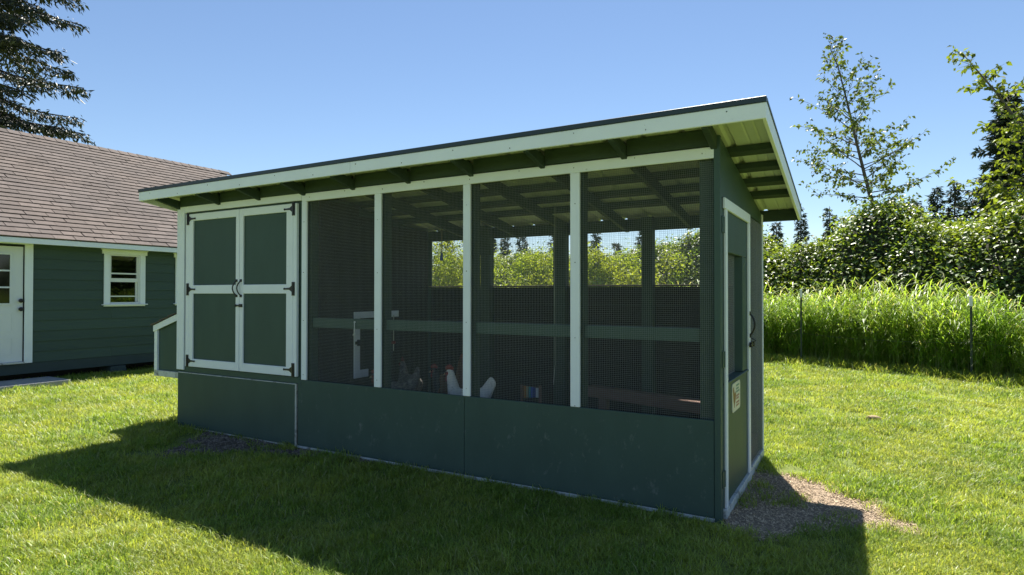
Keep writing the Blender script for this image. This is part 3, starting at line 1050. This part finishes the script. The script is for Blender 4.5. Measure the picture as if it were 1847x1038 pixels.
# side wall (right end)
SX = .050
MB().prism([(.013, 1.992), (1.745, 1.992), (1.745, ztop(1.745) - .066), (.013, ztop(.013) - .066)], 'x', .028, .044).build('gable_panel', GREEN, coop)
board('jamb', GREEN, coop, .005, .044, .013, .078, .0, 1.99)
board('jamb', GREEN, coop, -.035, .044, 1.045, 1.075, .0, 1.99)
board('corner_post', GREEN, coop, -.035, .046, 1.672, 1.728, .0, 1.99)
board('corner_trim', WHITE, coop, .030, .056, 1.729, 1.749, .02, ztop(1.74) - .07)
sd = thing('side_door', 'narrow green door with white edge trim and wire opening', None, (.04, .1, 0))
sd.parent = coop
sd.matrix_parent_inverse = wm(coop).inverted()
# the door is a part of the coop, so its own pieces are sub-parts
board('stile', WHITE, sd, .046, .062, .088, .140, .06, 1.920)
board('stile', WHITE, sd, .046, .062, .958, 1.022, .06, 1.920)
board('top_rail', WHITE, sd, .046, .063, .060, 1.024, 1.921, 1.990)
board('upper_panel', GREEN, sd, .0, .045, .085, 1.02, 1.66, 1.985)
board('lower_panel', GREEN, sd, .030, .045, .085, 1.02, .06, .815)
board('inner_stile', GREEN, sd, -.02, .045, .085, .165, .831, 1.659)
board('inner_stile', GREEN, sd, -.02, .045, .775, 1.02, .831, 1.659)
board('sill', GREEN, sd, -.03, .058, .141, .957, .816, .830)
board('bottom_rail', WHITE_OLD, sd, .034, .066, .062, 1.045, -.01, .059)
board('bottom_board', WHITE_OLD, coop, .030, .060, 1.046, 1.728, .0, .075)
for z in (1.82, .985, .25):
    MB().box(.045, .053, .02, .062, z - .05, z + .05).tube([(.052, .066, z - .05), (.052, .066, z + .05)], .006, 8).build('hinge', GREEN, sd)
hpts = [(.064, .985, 1.085)] + [(.064 + .033 * math.sin(math.pi * t) ** .7, .985, 1.085 + .155 * t) for t in (.08, .2, .35, .5, .65, .8, .92)] + [(.064, .985, 1.24)]
MB().tube(hpts, .007, 8).box(.0625, .069, .970, 1.0, 1.065, 1.092).box(.0625, .069, .970, 1.0, 1.233, 1.26).build('handle', BLACK, sd)
MB().box(.0625, .080, .955, 1.015, .995, 1.03).tube([(.075, .93, 1.012), (.075, 1.06, 1.012)], .007, 8).box(.0445, .083, 1.05, 1.072, .995, 1.03).tube([(.075, .985, 1.03), (.105, .985, 1.045), (.075, .985, 1.06)], .004, 6).build('bolt_latch', BLACK, sd)
# sign on the door: printed card with rounded corners
def rrect(y0, y1, z0, z1, r, n=5):
    out = []
    for cy_, cz_, a0 in ((y1 - r, z1 - r, 0), (y0 + r, z1 - r, 90), (y0 + r, z0 + r, 180), (y1 - r, z0 + r, 270)):
        out += [(cy_ + r * math.cos(math.radians(a0 + 90 * k / n)), cz_ + r * math.sin(math.radians(a0 + 90 * k / n))) for k in range(n + 1)]
    return out
sg = MB().prism(rrect(.345, .635, .603, .795, .025), 'x', .0455, .050).build('sign', SIGNM, sd)
tag(sg, label='small cream sign with a brown hen and lines of print')
bodyp = [(.372, .765), (.392, .772), (.400, .748), (.425, .72), (.455, .735), (.468, .715), (.45, .675), (.425, .655), (.42, .632), (.41, .632), (.405, .655), (.385, .675), (.372, .72), (.362, .752)]
MB().prism(bodyp, 'x', .0502, .0512).build('hen_print', INK_B, sg)
pr = MB()
for i, (z, n_) in enumerate(((.770, 6), (.748, 5), (.728, 6))):
    yy = .48
    for k in range(n_):
        w_ = random.uniform(.012, .022)
        pr.box(.0502, .0510, yy, yy + w_ * .8, z - .006, z + .006)
        yy += w_ + .004
pr.build('green_lettering', INK_G, sg)
pr = MB()
for i, (z, n_) in enumerate(((.700, 6), (.682, 5), (.655, 6), (.635, 5))):
    yy = .48
    for k in range(n_):
        w_ = random.uniform(.012, .022)
        pr.box(.0502, .0510, yy, yy + w_ * .8, z - .006, z + .006)
        yy += w_ + .004
pr.build('red_lettering', INK_R, sg)
wire_panel('wire_mesh', (-.012, .150, .825), (0, .64, 0), (0, 0, .84), 50, 66)
wire_panel('wire_mesh', (.046, 1.055, .05), (0, .68, 0), (0, 0, 1.93), 53, 152)
# nest box on the left end
nb = MB().prism([(-5.477, .50), (-5.477, 1.16), (-5.88, 1.03), (-5.88, .50)], 'y', .02, 1.0).build('nest_box', GREEN, coop)
MB().prism([(-5.477, .50), (-5.477, .562), (-5.92, .562), (-5.92, .50)], 'y', -.004, .0195).build('trim', WHITE_OLD, nb, .002)
MB().prism([(-5.868, .563), (-5.868, 1.040), (-5.92, 1.024), (-5.92, .563)], 'y', -.004, .0195).build('trim', WHITE, nb, .002)
MB().prism([(-5.477, 1.115), (-5.477, 1.185), (-5.93, 1.045), (-5.93, .978)], 'y', -.012, -.0045).build('trim', WHITE, nb, .002)
MB().prism([(-5.8805, .50), (-5.8805, 1.03), (-5.92, 1.018), (-5.92, .50)], 'y', .02, 1.0).build('lid_board', WHITE, nb, .002)
for k in range(4):
    yy = -.03 + k * .27
    x0 = -5.955
    for r in range(3):
        xa = -5.955 + r * .16
        f = lambda xx: 1.187 + (xx + 5.477) * .31
        xb = min(xa + .19, -5.478)
        MB().hexa([(xa, yy, f(xa) + .002 + .006), (xb, yy, f(xb) + .002), (xb, yy + .265, f(xb) + .002), (xa, yy + .265, f(xa) + .008),
                   (xa, yy, f(xa) + .021), (xb, yy, f(xb) + .008), (xb, yy + .265, f(xb) + .008), (xa, yy + .265, f(xa) + .021)]).build('shingle', SHINGLE, nb)

# ------------------------------------------------------------------ things inside the coop
pl = thing('plank_perch', 'long brown timber plank perch behind the right mesh bay', 'perch', (-.75, 1.25, .22))
ang = math.atan2(0.99 - 1.42, -.07 + 1.46)
A, B = Vector((-1.46, 1.42, 0)), Vector((-.07, .99, 0))
dv = (B - A).normalized()
nv_ = Vector((-dv.y, dv.x, 0))
MB().hexa([tuple(p + Vector((0, 0, z))) for z in (.44, .535) for p in (A, B, B + nv_ * .14, A + nv_ * .14)]).build('beam', WOODB, pl, .006)
for t in (.12, .88):
    c = A.lerp(B, t) + nv_ * .07
    MB().box(c.x - .04, c.x + .04, c.y - .04, c.y + .04, .221, .439).build('leg', WOODB, pl, .004)

xy = thing('toy_xylophone', 'little toy xylophone with coloured bars on the coop floor', 'toy', (-1.70, .80, .22))
MB().box(-1.79, -1.62, .80, .82, .50, .512).box(-1.79, -1.62, .80, .82, .575, .587).box(-1.80, -1.79, .80, .84, .221, .60).box(-1.62, -1.61, .80, .84, .221, .60).build('frame', WOODB, xy, .002)
for k in range(7):
    c = -1.78 + k * .0235
    MB().box(c, c + .019, .785, .7995, .492 + k * .002, .597 - k * .002).build('bar', XYL[[6, 0, 1, 2, 3, 4, 5][k]], xy, .001)

tag(MB().tube([(-1.657, 1.2, 2.20), (-1.66, 1.2, 1.4), (-1.656, 1.2, .75), (-1.668, 1.19, .56)], .0025, 5).build('hanging_string', CORD_M), 'thin pale string hanging behind the third mesh bay', 'string')
hc = thing('bell_pull', 'cord with blue grip hanging before the leftmost back opening', 'bell pull', (-3.012, 1.3, 1.78))
MB().tube([(-3.012, 1.3, 2.13), (-3.012, 1.3, 1.80)], .005, 6).build('rope', mat('rope_tan', (.22, .17, .09), .9), hc)
MB().tube([(-3.012, 1.3, 1.82), (-3.018, 1.3, 1.74)], [.012, .018], 8).build('grip', mat('blue_plastic', (.05, .12, .5), .5), hc)
pc = thing('pull_cord', 'white cord with red toggle hanging beside the pop door', 'cord', (-3.45, 1.057, .80))
MB().tube([(-3.45, 1.057, 1.17), (-3.45, 1.057, .80)], .005, 6).build('rope', CORD_M, pc)
MB().ball((-3.45, 1.057, .885), (.02, .028, .018)).build('toggle', COMB, pc, smooth=True)
hk = thing('gate_hook', 'small pale hook dangling from the left mid rail', 'hook', (-2.996, .028, 1.03))
MB().tube([(-2.996, .022, 1.148), (-2.992, .018, 1.10), (-2.994, .02, 1.06)], .004, 6).ball((-2.996, .024, 1.148), (.011, .008, .008)).build('shank', POSTW, hk)
MB().tube([(-2.994, .02, 1.06), (-3.012, .02, 1.035), (-2.990, .02, 1.03), (-2.975, .02, 1.038), (-2.994, .02, 1.06)], .0035, 6).build('loop', POSTW, hk)


def hen(loc, rz, m, label, s=1.0, head_up=0.0, bm=None):
    """facing local +x; body is one remeshed surface"""
    t = thing('hen', label, 'hen', loc, 'hens in the coop', rz)
    b = MB()
    b.ball((0, 0, .21), (.135, .088, .095), 16, 10, tilt=.12)
    b.ball((.075, 0, .215), (.075, .072, .085), 14, 9, tilt=-.5)
    b.ball((-.10, 0, .245), (.085, .055, .065), 14, 9, tilt=.55)
    for k in range(6):
        f = k / 5
        b.ball((.105 + .035 * f, 0, .255 + (.125 + head_up) * f), (.050 - .020 * f, .050 - .022 * f, .045), 12, 8)
    b.ball((.148, 0, .395 + head_up), (.033, .026, .029), 12, 8)
    for k in range(6):
        f = k / 5
        b.ball((-.15 - .055 * f, 0, .275 + .085 * f), (.036 - .010 * f, .030 - .017 * f, .052 - .012 * f), 10, 8, tilt=.6)
    for q in (-1, 1):
        b.ball((-.02, q * .072, .215), (.105, .024, .062), 14, 8, tilt=.18)
        b.tube([(.01, q * .045, .15), (.01, q * .048, .10)], [.038, .018], 10)
    for v in range(len(b.v)):
        b.v[v] = tuple(c * s for c in b.v[v])
    me = b.mesh('body', smooth=True)
    o = link('body', me, m, t, local=True)
    md = o.modifiers.new('weld', 'REMESH')
    md.mode = 'VOXEL'
    md.voxel_size = .0085 * s
    md.use_smooth_shade = True
    md = o.modifiers.new('soften', 'SMOOTH')
    md.iterations = 3
    hz = .395 + head_up
    def part(nm, mb, mm, smooth=True):
        for v in range(len(mb.v)):
            mb.v[v] = tuple(c * s for c in mb.v[v])
        return link(nm, mb.mesh(nm, smooth=smooth), mm, t, local=True)
    c = MB()
    for k, (dx, h) in enumerate(((.028, .014), (.014, .020), (0, .024), (-.014, .020), (-.026, .013))):
        c.ball((.150 + dx, 0, hz + .028 + h * .5), (.010, .004, h), 8, 6)
    part('comb', c, COMB)
    c = MB()
    c.ball((.172, .010, hz - .040), (.010, .005, .020), 8, 6).ball((.172, -.010, hz - .040), (.010, .005, .020), 8, 6)
    c.ball((.158, .021, hz - .002), (.018, .008, .016), 8, 6).ball((.158, -.021, hz - .002), (.018, .008, .016), 8, 6)
    part('wattle', c, COMB)
    part('beak', MB().tube([(.172, 0, hz - .002), (.190, 0, hz - .008), (.202, 0, hz - .016)], [.011, .008, .002], 8), BEAK)
    for q in (-1, 1):
        part('eye', MB().ball((.160, q * .0285, hz + .006), (.0055, .003, .0055), 8, 6), EYE)
        g_ = MB().tube([(.01, q * .048, .105), (.018, q * .048, .055), (.008, q * .048, .012)], [.012, .0085, .008], 8)
        for a in (-.5, 0, .5, math.pi):
            ln = .055 if a != math.pi else .028
            g_.tube([(.008, q * .048, .009), (.008 + ln * math.cos(a), q * .048 + ln * math.sin(a), .004)], [.007, .003], 6)
        part('leg', g_, LEG)
    return t


# deep litter the birds stand on is at 0.22
hen((-2.10, .42, .221), math.radians(178), HENW, 'white hen with red comb standing at the mesh beside the middle batten', 1.24)
hen((-2.60, .86, .221), math.radians(185), HENK, 'black hen with red comb in shade behind the white hen', 1.10)
hen((-2.45, .72, .221), math.radians(100), HENB, 'brown hen in shade near the middle batten', 1.2, .05)
hen((-3.02, .55, .221), math.radians(200), HENG, 'speckled grey hen crouched just right of the pop door batten', 1.15, -.05)
hen((-3.16, .95, .221), math.radians(150), HENG, 'speckled grey hen farther back by the pop door', 1.2, -.02)

# ------------------------------------------------------------------ wire fence
fc = thing('wire_fence', 'thin wire fence on dark green steel posts in tall grass', 'fence', (1.1, 9.5, 0))
FP = [(-5.4, 11.3), (-2.9, 10.4), (-.28, 9.50), (2.28, 8.24), (4.8, 7.2), (7.2, 6.2)]
for i, (a, b) in enumerate(FP):
    zt_ = 1.46 if i != 3 else 1.33
    p = MB().box(a - .016, a + .016, b - .003, b + .003, 0, zt_).box(a - .003, a + .003, b + .0035, b + .03, 0, zt_)
    for k in range(14):
        p.box(a - .006, a + .006, b - .009, b - .0035, .15 + k * .085, .17 + k * .085)
    p.build('post', POSTG, fc)
    MB().box(a - .022, a + .022, b - .012, b + .034, zt_ - .13, zt_ + .035).build('post_cap', POSTW, fc, .006)
for z in (1.16, .62):
    pts = []
    for (a, b), (c, d) in zip(FP[:-1], FP[1:]):
        for t in (0, .25, .5, .75):
            pts.append((a + (c - a) * t, b - .012 + (d - b) * t, z - .05 * math.sin(math.pi * t) + random.uniform(-.006, .006)))
    pts.append((FP[-1][0], FP[-1][1] - .012, z))
    MB().tube(pts, .0022, 5).build('wire', POSTG, fc)

# ------------------------------------------------------------------ brambles and shrubs


def bramble_height(x, y):
    """height of the thicket canopy"""
    d = y - edge_y(x)                       # distance beyond the grass edge
    h = 1.9 + .95 * np.interp(x, [-12, -8, -5.5, -3.6, -2.2, -1.2, -.3, .6, 1.3, 2.3, 3.2, 5, 8], [.6, .5, .4, 1.25, 1.45, .35, .55, 1.15, 1.3, 1.0, 1.05, 1.1, 1.0])
    h = h + .75 * (vnoise(x * .8 + 3, y * .8) - .5) + .5 * (vnoise(x * 2.3 + 9, y * 2.3) - .5)
    rise = np.clip((d - 1.25) / 1.5, 0, 1)
    return h * np.sqrt(np.clip(rise, 0, 1)) * np.clip((6.6 - d) / 1.5, 0, 1) ** .5


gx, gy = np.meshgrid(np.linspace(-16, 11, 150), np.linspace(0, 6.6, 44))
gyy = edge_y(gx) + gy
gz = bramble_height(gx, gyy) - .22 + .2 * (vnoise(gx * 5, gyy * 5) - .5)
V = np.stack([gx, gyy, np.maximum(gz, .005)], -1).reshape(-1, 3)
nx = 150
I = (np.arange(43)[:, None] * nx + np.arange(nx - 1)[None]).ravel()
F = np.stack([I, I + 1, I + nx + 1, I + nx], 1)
core_ = link('bramble_dark_fill', np_mesh('bramble_dark_fill', V, F), BRAM_IN)  # dark sheet under the leaves, painted as the thicket's shaded depth
tag(core_, 'dark filler sheet standing in for shade inside the bramble thicket', 'thicket', kind='stuff')
# leaves over the front and top of the thicket
n = 105000
x = rng.uniform(-15, 9.5, n)
d = 1.25 + 4.2 * rng.random(n) ** 1.5
y = edge_y(x) + d
hz = bramble_height(x, y)
e = .05
gxn = (bramble_height(x + e, y) - hz) / e
gyn = (bramble_height(x, y + e) - hz) / e
N = norm(np.stack([-gxn, -gyn, np.ones(n)], 1))
out = np.abs(rng.normal(0, .11, n)) * np.where(rng.random(n) < .1, 2.0, 1.0) - .14 * rng.random(n)
P = np.stack([x, y, hz], 1) + N * out[:, None]
# on the steep front more leaves are spread down the face
k = hz > .35
P, N = P[k], N[k]
n = len(P)
Nn = norm(N * .35 + rand_dirs(n) * .62 + np.array([0, 0, 1.0]))
D = norm(np.cross(Nn, rand_dirs(n)) + np.array([0, 0, -.25]))
me = leaf_mesh('bramble_leaves', P, D, Nn, rng.uniform(.06, .125, n), rng.uniform(.045, .085, n))
tag(link('bramble_thicket', me, BRAM), 'broad glossy leaved bramble thicket rising behind the tall grass', 'thicket', kind='stuff')


def leafy_shrub(loc, rx, ry, h, m, label, n=6000, group='yellow green shrubs seen through the coop', ls=.09):
    t = thing('shrub', label, 'shrub', loc, group)
    lx, ly, lz = loc
    st = MB()
    for k in range(9):
        a = random.uniform(0, 6.28)
        e = Vector((lx + rx * .7 * math.cos(a), ly + ry * .7 * math.sin(a), lz + h * random.uniform(.5, .7)))
        b = Vector((lx + .1 * math.cos(a), ly + .1 * math.sin(a), lz))
        st.tube([b, b.lerp(e, .5) + Vector((0, 0, h * .12)), e], [.03, .02, .008], 5)
    st.build('stems', BARK, t)
    # lobes give an uneven outline
    P, N = [], []
    for k in range(16):
        a, f = random.uniform(0, 6.28), random.random() ** .5
        z = random.uniform(.35, .85)
        c = np.array([lx + rx * .75 * f * math.cos(a), ly + ry * .75 * f * math.sin(a), lz + h * z * (1 - .25 * f)])
        r = random.uniform(.22, .42) * min(rx, h * .5)
        q = n // 16
        dirs = rand_dirs(q)
        rad = r * rng.random(q) ** .3 * rng.uniform(.7, 1.25, q)
        P.append(c + dirs * rad[:, None] * np.array([1, 1, 1.05]))
        N.append(dirs)
    P, N = np.concatenate(P), np.concatenate(N)
    k = P[:, 2] > lz + .05
    P, N = P[k], N[k]
    q = len(P)
    Nn = norm(N * .5 + rand_dirs(q) * .9 + np.array([0, 0, .5]))
    D = norm(np.cross(Nn, rand_dirs(q)) + np.array([0, 0, .2]))
    link('crown', leaf_mesh('crown', P, D, Nn, rng.uniform(.7, 1.4, q) * ls, rng.uniform(.35, .6, q) * ls), m, t)
    return t


leafy_shrub((-12.1, 14.2, 0), 2.0, 1.6, 4.1, SHRUB, 'rounded yellow green shrub in the leftmost back opening', 14000)
leafy_shrub((-8.2, 13.4, 0), 1.8, 1.3, 3.3, SHRUB, 'low spreading shrub seen just left of a back post', 11000)
leafy_shrub((-7.4, 14.2, 0), 1.7, 1.3, 3.0, SHRUB, 'low shrub below the two far conifers', 11000)
leafy_shrub((-6.25, 12.6, 0), 1.1, 1.1, 3.5, SHRUB, 'upright yellow green shrub right of the far conifer', 6500)
leafy_shrub((-5.1, 13.4, 0), 1.5, 1.2, 2.95, SHRUB, 'low pale shrub in front of the thin snag like conifer', 11000)
leafy_shrub((-4.35, 12.9, 0), 1.4, 1.2, 3.4, SHRUB, 'taller yellow green shrub left of the third back post', 7000)

# ------------------------------------------------------------------ trees


def sapling(name, label, trunk, rads, branches, m, leaf=.10, per=26, group=None, t0=.2):
    """trunk: polyline; branches: (t along the trunk, azimuth deg, rise, length)"""
    base = trunk[0]
    t = thing(name, label, 'tree', base, group)
    pts = [Vector(p) for p in trunk]
    MB().tube(pts, rads, 8).build('trunk', BARK, t, smooth=True)

    def at(f):
        x = f * (len(pts) - 1)
        i = min(int(x), len(pts) - 2)
        return pts[i].lerp(pts[i + 1], x - i)
    lim = MB()
    P, D = [], []
    for f, az, rise, ln in branches:
        p = at(f)
        a = math.radians(az)
        d0 = Vector((math.cos(a), math.sin(a), rise)).normalized()
        q = [p]
        for s in range(6):
            d0 = (d0 + Vector((random.uniform(-.16, .16), random.uniform(-.16, .16), random.uniform(-.12, .13)))).normalized()
            q.append(q[-1] + d0 * ln / 6)
        lim.tube(q, [max(.004, .016 * ln / 1.6 * (1 - k / 7)) for k in range(7)], 5)
        nt = max(3, int(ln * 7))
        for s in range(nt):
            g_ = (s + random.random()) / nt
            g_ = t0 + (1 - t0) * g_
            xx = g_ * 6
            i = min(int(xx), 5)
            b = q[i].lerp(q[i + 1], xx - i)
            tw = (d0 * .6 + Vector((random.gauss(0, .6), random.gauss(0, .6), random.gauss(.1, .45)))).normalized()
            tl = random.uniform(.14, .42) * (0.6 + .5 * ln / 1.6)
            e = b + tw * tl
            lim.tube([b, e], [.004, .002], 4, False)
            for w in range(max(2, int(per * tl / .9 * random.uniform(.6, 1.3)))):
                h = random.uniform(.15, 1.05)
                c = b.lerp(e, h) + Vector((random.gauss(0, .035), random.gauss(0, .035), random.gauss(0, .03)))
                P.append(c)
                D.append((tw * .4 + Vector((random.gauss(0, .6), random.gauss(0, .6), random.gauss(-.45, .4)))))
    lim.build('branches', BARK, t, smooth=True)
    P, D = np.array([tuple(p) for p in P]), np.array([tuple(d) for d in D])
    q = len(P)
    Nn = norm(rand_dirs(q) + np.array([0, 0, .6]))
    link('crown', leaf_mesh('crown', P, D, Nn, rng.uniform(.65, 1.25, q) * leaf, rng.uniform(.45, .75, q) * leaf), m, t)
    return t


random.seed(41)
br = []
for k in range(52):
    f = .24 + .75 * (k + random.random()) / 52
    ln = np.interp(f, [.2, .45, .6, .78, .9, 1.0], [1.35, 1.75, 1.45, .95, .55, .25]) * random.uniform(.6, 1.08)
    br.append((f, random.uniform(0, 360), np.interp(f, [.2, .6, .8, 1.0], [.1, .5, .9, 1.6]) * random.uniform(.6, 1.3), ln))
br += [(.42, 40, .75, 1.7), (.5, 35, 1.2, 1.6), (.38, 205, .5, 1.9), (.55, 200, .7, 1.6), (.40, 30, .45, 1.2), (.66, 215, .8, 1.2), (.34, 210, .25, 1.7), (.46, 215, .6, 1.8)]
sapling('alder_tree', 'young leaning alder with sparse leaves rising above the brambles', [(1.20, 15.9, 0), (1.15, 15.88, 1.8), (1.08, 15.82, 3.65), (.84, 15.67, 4.64), (.63, 15.54, 5.64), (.45, 15.42, 6.56), (.21, 15.28, 7.68), (-.01, 15.14, 8.25)],
        [.075, .065, .052, .043, .034, .026, .015, .006], br, ALDER, .115, 27)
random.seed(43)
br = []
for k in range(42):
    f = .25 + .74 * (k + random.random()) / 42
    ln = np.interp(f, [.2, .5, .75, .9, 1.0], [1.25, 1.1, .7, .45, .2]) * random.uniform(.6, 1.1)
    br.append((f, random.uniform(0, 360), np.interp(f, [.2, .6, 1.0], [.1, .4, .9]) * random.uniform(.6, 1.3), ln))
br += [(.34, 215, .35, 1.4), (.38, 205, .2, 1.3), (.30, 220, .1, 1.3), (.45, 210, .5, 1.3), (.26, 210, .0, 1.2), (.42, 190, .1, 1.2)] + [(random.uniform(.2, .5), random.uniform(150, 270), random.uniform(-.1, .3), random.uniform(.8, 1.4)) for _ in range(14)]
sapling('alder_tree', 'leaning yellow green young tree cut off by the right edge', [(4.30, 12.55, 0), (4.28, 12.5, 1.5), (4.22, 12.42, 2.9), (3.98, 12.28, 3.9), (3.64, 12.09, 4.7), (3.18, 11.82, 5.46), (2.55, 11.45, 6.3)],
        [.09, .08, .065, .05, .036, .022, .006], br, ALDERY, .12, 30)


def conifer(label, loc, h, r, m, seed, n_whorl=26, sprays=26, base=.12, size=.35, group=None, name='conifer_tree', sparse=1.0, top_r=.02):
    random.seed(seed)
    t = thing(name, label, 'tree', loc, group)
    lx, ly, lz = loc
    MB().tube([(lx, ly, lz), (lx + .02 * h * random.uniform(-.3, .3), ly, lz + h * .5), (lx, ly, lz + h)], [h * .016, h * .010, .02], 7).build('trunk', BARKD, t, smooth=True)
    P, D, Lh = [], [], []
    lim = MB()
    for k in range(n_whorl):
        f = base + (1 - base) * (k / n_whorl) ** .9
        z = lz + h * f
        rr = r * (1 - f) ** .8 * random.uniform(.7, 1.15) + top_r * r
        for b in range(random.randint(4, 6)):
            if random.random() > sparse:
                continue
            a = random.uniform(0, 6.28)
            ln = rr * random.uniform(.6, 1.15)
            drop = random.uniform(-.05, .35)
            c = Vector((lx, ly, z))
            e = Vector((lx + ln * math.cos(a), ly + ln * math.sin(a), z - ln * drop + .1 * ln))
            mid = c.lerp(e, .55) + Vector((0, 0, -.06 * ln))
            lim.tube([c, mid, e], [.02 + .01 * ln, .012 + .006 * ln, .006], 4, False)
            ns = max(4, int(sprays * ln / r))
            for s in range(ns):
                g_ = .15 + .85 * (s + random.random()) / ns
                p = c.lerp(mid, g_ / .55) if g_ < .55 else mid.lerp(e, (g_ - .55) / .45)
                sd = 1 if random.random() < .5 else -1
                dirv = Vector((math.cos(a + sd * random.uniform(.2, 1.2)), math.sin(a + sd * random.uniform(.2, 1.2)), random.uniform(-.55, .2)))
                P.append(tuple(p + Vector((random.gauss(0, .06), random.gauss(0, .06), random.gauss(0, .05))) * size * 2))
                D.append(tuple(dirv))
                Lh.append(size * random.uniform(.6, 1.3) * (1.1 - .5 * g_))
    lim.build('limbs', BARKD, t)
    P, D, Lh = np.array(P), norm(np.array(D)), np.array(Lh)
    # every spray is three narrow blades
    PP, DD, LL = [], [], []
    for w in range(3):
        j = rng.normal(0, .38, D.shape)
        PP.append(P + D * (Lh * rng.uniform(0, .35, len(P)))[:, None])
        DD.append(norm(D + j))
        LL.append(Lh * rng.uniform(.6, 1.0, len(P)))
    P, D, L = np.concatenate(PP), np.concatenate(DD), np.concatenate(LL)
    N = norm(rand_dirs(len(P)) * .7 + np.array([0, 0, 1.0]))
    link('crown', leaf_mesh('crown', P, D, N, L, L * rng.uniform(.22, .38, len(P))), m, t)
    return t


# far trees on the right
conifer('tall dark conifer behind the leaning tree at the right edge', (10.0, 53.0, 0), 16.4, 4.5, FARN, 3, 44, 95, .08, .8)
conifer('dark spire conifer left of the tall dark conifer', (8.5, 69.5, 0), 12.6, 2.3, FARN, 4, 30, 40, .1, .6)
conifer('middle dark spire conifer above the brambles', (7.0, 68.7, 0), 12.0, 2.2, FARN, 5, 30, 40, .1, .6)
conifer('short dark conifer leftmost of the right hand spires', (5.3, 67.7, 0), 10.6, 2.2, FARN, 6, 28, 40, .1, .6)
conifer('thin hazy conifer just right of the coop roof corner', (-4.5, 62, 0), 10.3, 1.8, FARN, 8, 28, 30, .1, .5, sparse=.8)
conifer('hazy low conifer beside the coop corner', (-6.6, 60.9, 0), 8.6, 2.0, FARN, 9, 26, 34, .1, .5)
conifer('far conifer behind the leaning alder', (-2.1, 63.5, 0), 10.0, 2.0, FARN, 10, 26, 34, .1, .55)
# far trees seen through the coop
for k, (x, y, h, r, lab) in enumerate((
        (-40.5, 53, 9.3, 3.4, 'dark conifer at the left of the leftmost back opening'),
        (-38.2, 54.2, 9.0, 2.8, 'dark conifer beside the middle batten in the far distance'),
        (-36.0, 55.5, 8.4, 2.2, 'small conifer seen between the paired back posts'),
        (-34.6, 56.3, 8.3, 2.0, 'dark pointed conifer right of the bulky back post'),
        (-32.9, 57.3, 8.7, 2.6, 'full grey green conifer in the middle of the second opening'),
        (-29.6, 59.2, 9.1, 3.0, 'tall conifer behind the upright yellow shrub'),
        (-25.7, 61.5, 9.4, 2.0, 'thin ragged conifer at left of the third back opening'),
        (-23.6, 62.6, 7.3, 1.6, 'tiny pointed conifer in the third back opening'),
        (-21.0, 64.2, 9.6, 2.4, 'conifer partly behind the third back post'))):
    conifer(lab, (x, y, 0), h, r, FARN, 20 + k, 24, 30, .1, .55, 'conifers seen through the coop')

# the big fir behind the house: trunk stands left of the frame
random.seed(11)
ft = thing('fir_tree', 'big dark fir with long sweeping boughs above the house roof', 'tree', (-30.3, 5.8, 0))
TX, TY = -30.3, 5.8
MB().tube([(TX, TY, 0), (TX + .1, TY, 10), (TX, TY, 22)], [.55, .38, .06], 10).build('trunk', BARKD, ft, smooth=True)
P, D, Lh = [], [], []
lim = MB()
boughs = []
for k in range(95):
    z = random.uniform(4.5, 21)
    boughs.append((z, random.uniform(0, 360), np.interp(z, [4, 9, 15, 22], [5.2, 5.4, 4.2, .8]) * random.uniform(.6, 1.05)))
for z, az, ln in [(9.2, 28, 5.7), (11.0, 33, 5.3), (12.2, 24, 5.0), (13.6, 30, 5.2), (8.0, 20, 4.2), (10.2, 10, 4.6), (14.6, 40, 4.8), (7.4, 36, 3.6), (9.9, 45, 4.6), (12.9, 15, 4.4), (7.0, 10, 3.0), (15.5, 25, 4.6)]:
    boughs.append((z, az, ln))
for z, az, ln in boughs:
    a = math.radians(az)
    c = Vector((TX, TY, z))
    o = Vector((math.cos(a), math.sin(a), 0))
    q = []
    for s in range(9):
        f = s / 8
        q.append(c + o * ln * f + Vector((0, 0, -ln * .42 * f + ln * .12 * f * f + .1 * math.sin(f * 6 + az))))
    lim.tube(q, [.06 * (1 - f / 9) * ln / 5 + .012 for f in range(9)], 5, False)
    side = Vector((-o.y, o.x, 0))
    nb_ = int(ln * 7)
    for s in range(nb_):
        f = .22 + .78 * (s + random.random()) / nb_
        xx = f * 8
        i = min(int(xx), 7)
        b = q[i].lerp(q[i + 1], xx - i)
        sg_ = 1 if s % 2 else -1
        tl = (.25 + 1.0 * (1 - f) ** .6) * random.uniform(.5, 1.1)
        e = b + (o * .6 + side * sg_ * .8).normalized() * tl + Vector((0, 0, -tl * random.uniform(.1, .5)))
        lim.tube([b, e], [.012, .004], 4, False)
        for w in range(int(tl * 24) + 7):
            h = random.uniform(.05, 1.1)
            p = b.lerp(e, h) + Vector((random.gauss(0, .07), random.gauss(0, .07), random.gauss(-.06, .07)))
            P.append(tuple(p))
            D.append(tuple((e - b).normalized() * .7 + Vector((random.gauss(0, .5), random.gauss(0, .5), random.gauss(-.35, .4)))))
            Lh.append(random.uniform(.14, .30))
lim.build('boughs', BARKD, ft)
P, D, Lh = np.array(P), np.array(D), np.array(Lh)
N = norm(rand_dirs(len(P)) + np.array([0, 0, .8]))
link('crown', leaf_mesh('crown', P, D, N, Lh, Lh * rng.uniform(.20, .36, len(P))), FIRN, ft)
print('fir sprays', len(P))

# small clod on the lawn
cl = MB().ball((.889, 3.94, .03), (.075, .05, .035), 12, 8).ball((.93, 3.96, .025), (.04, .035, .026), 10, 6).ball((.845, 3.93, .022), (.035, .03, .022), 10, 6)
tag(cl.build('dirt_clod', STONE, smooth=True), 'small brown dirt clod lying on the sunny lawn', 'dirt clod')
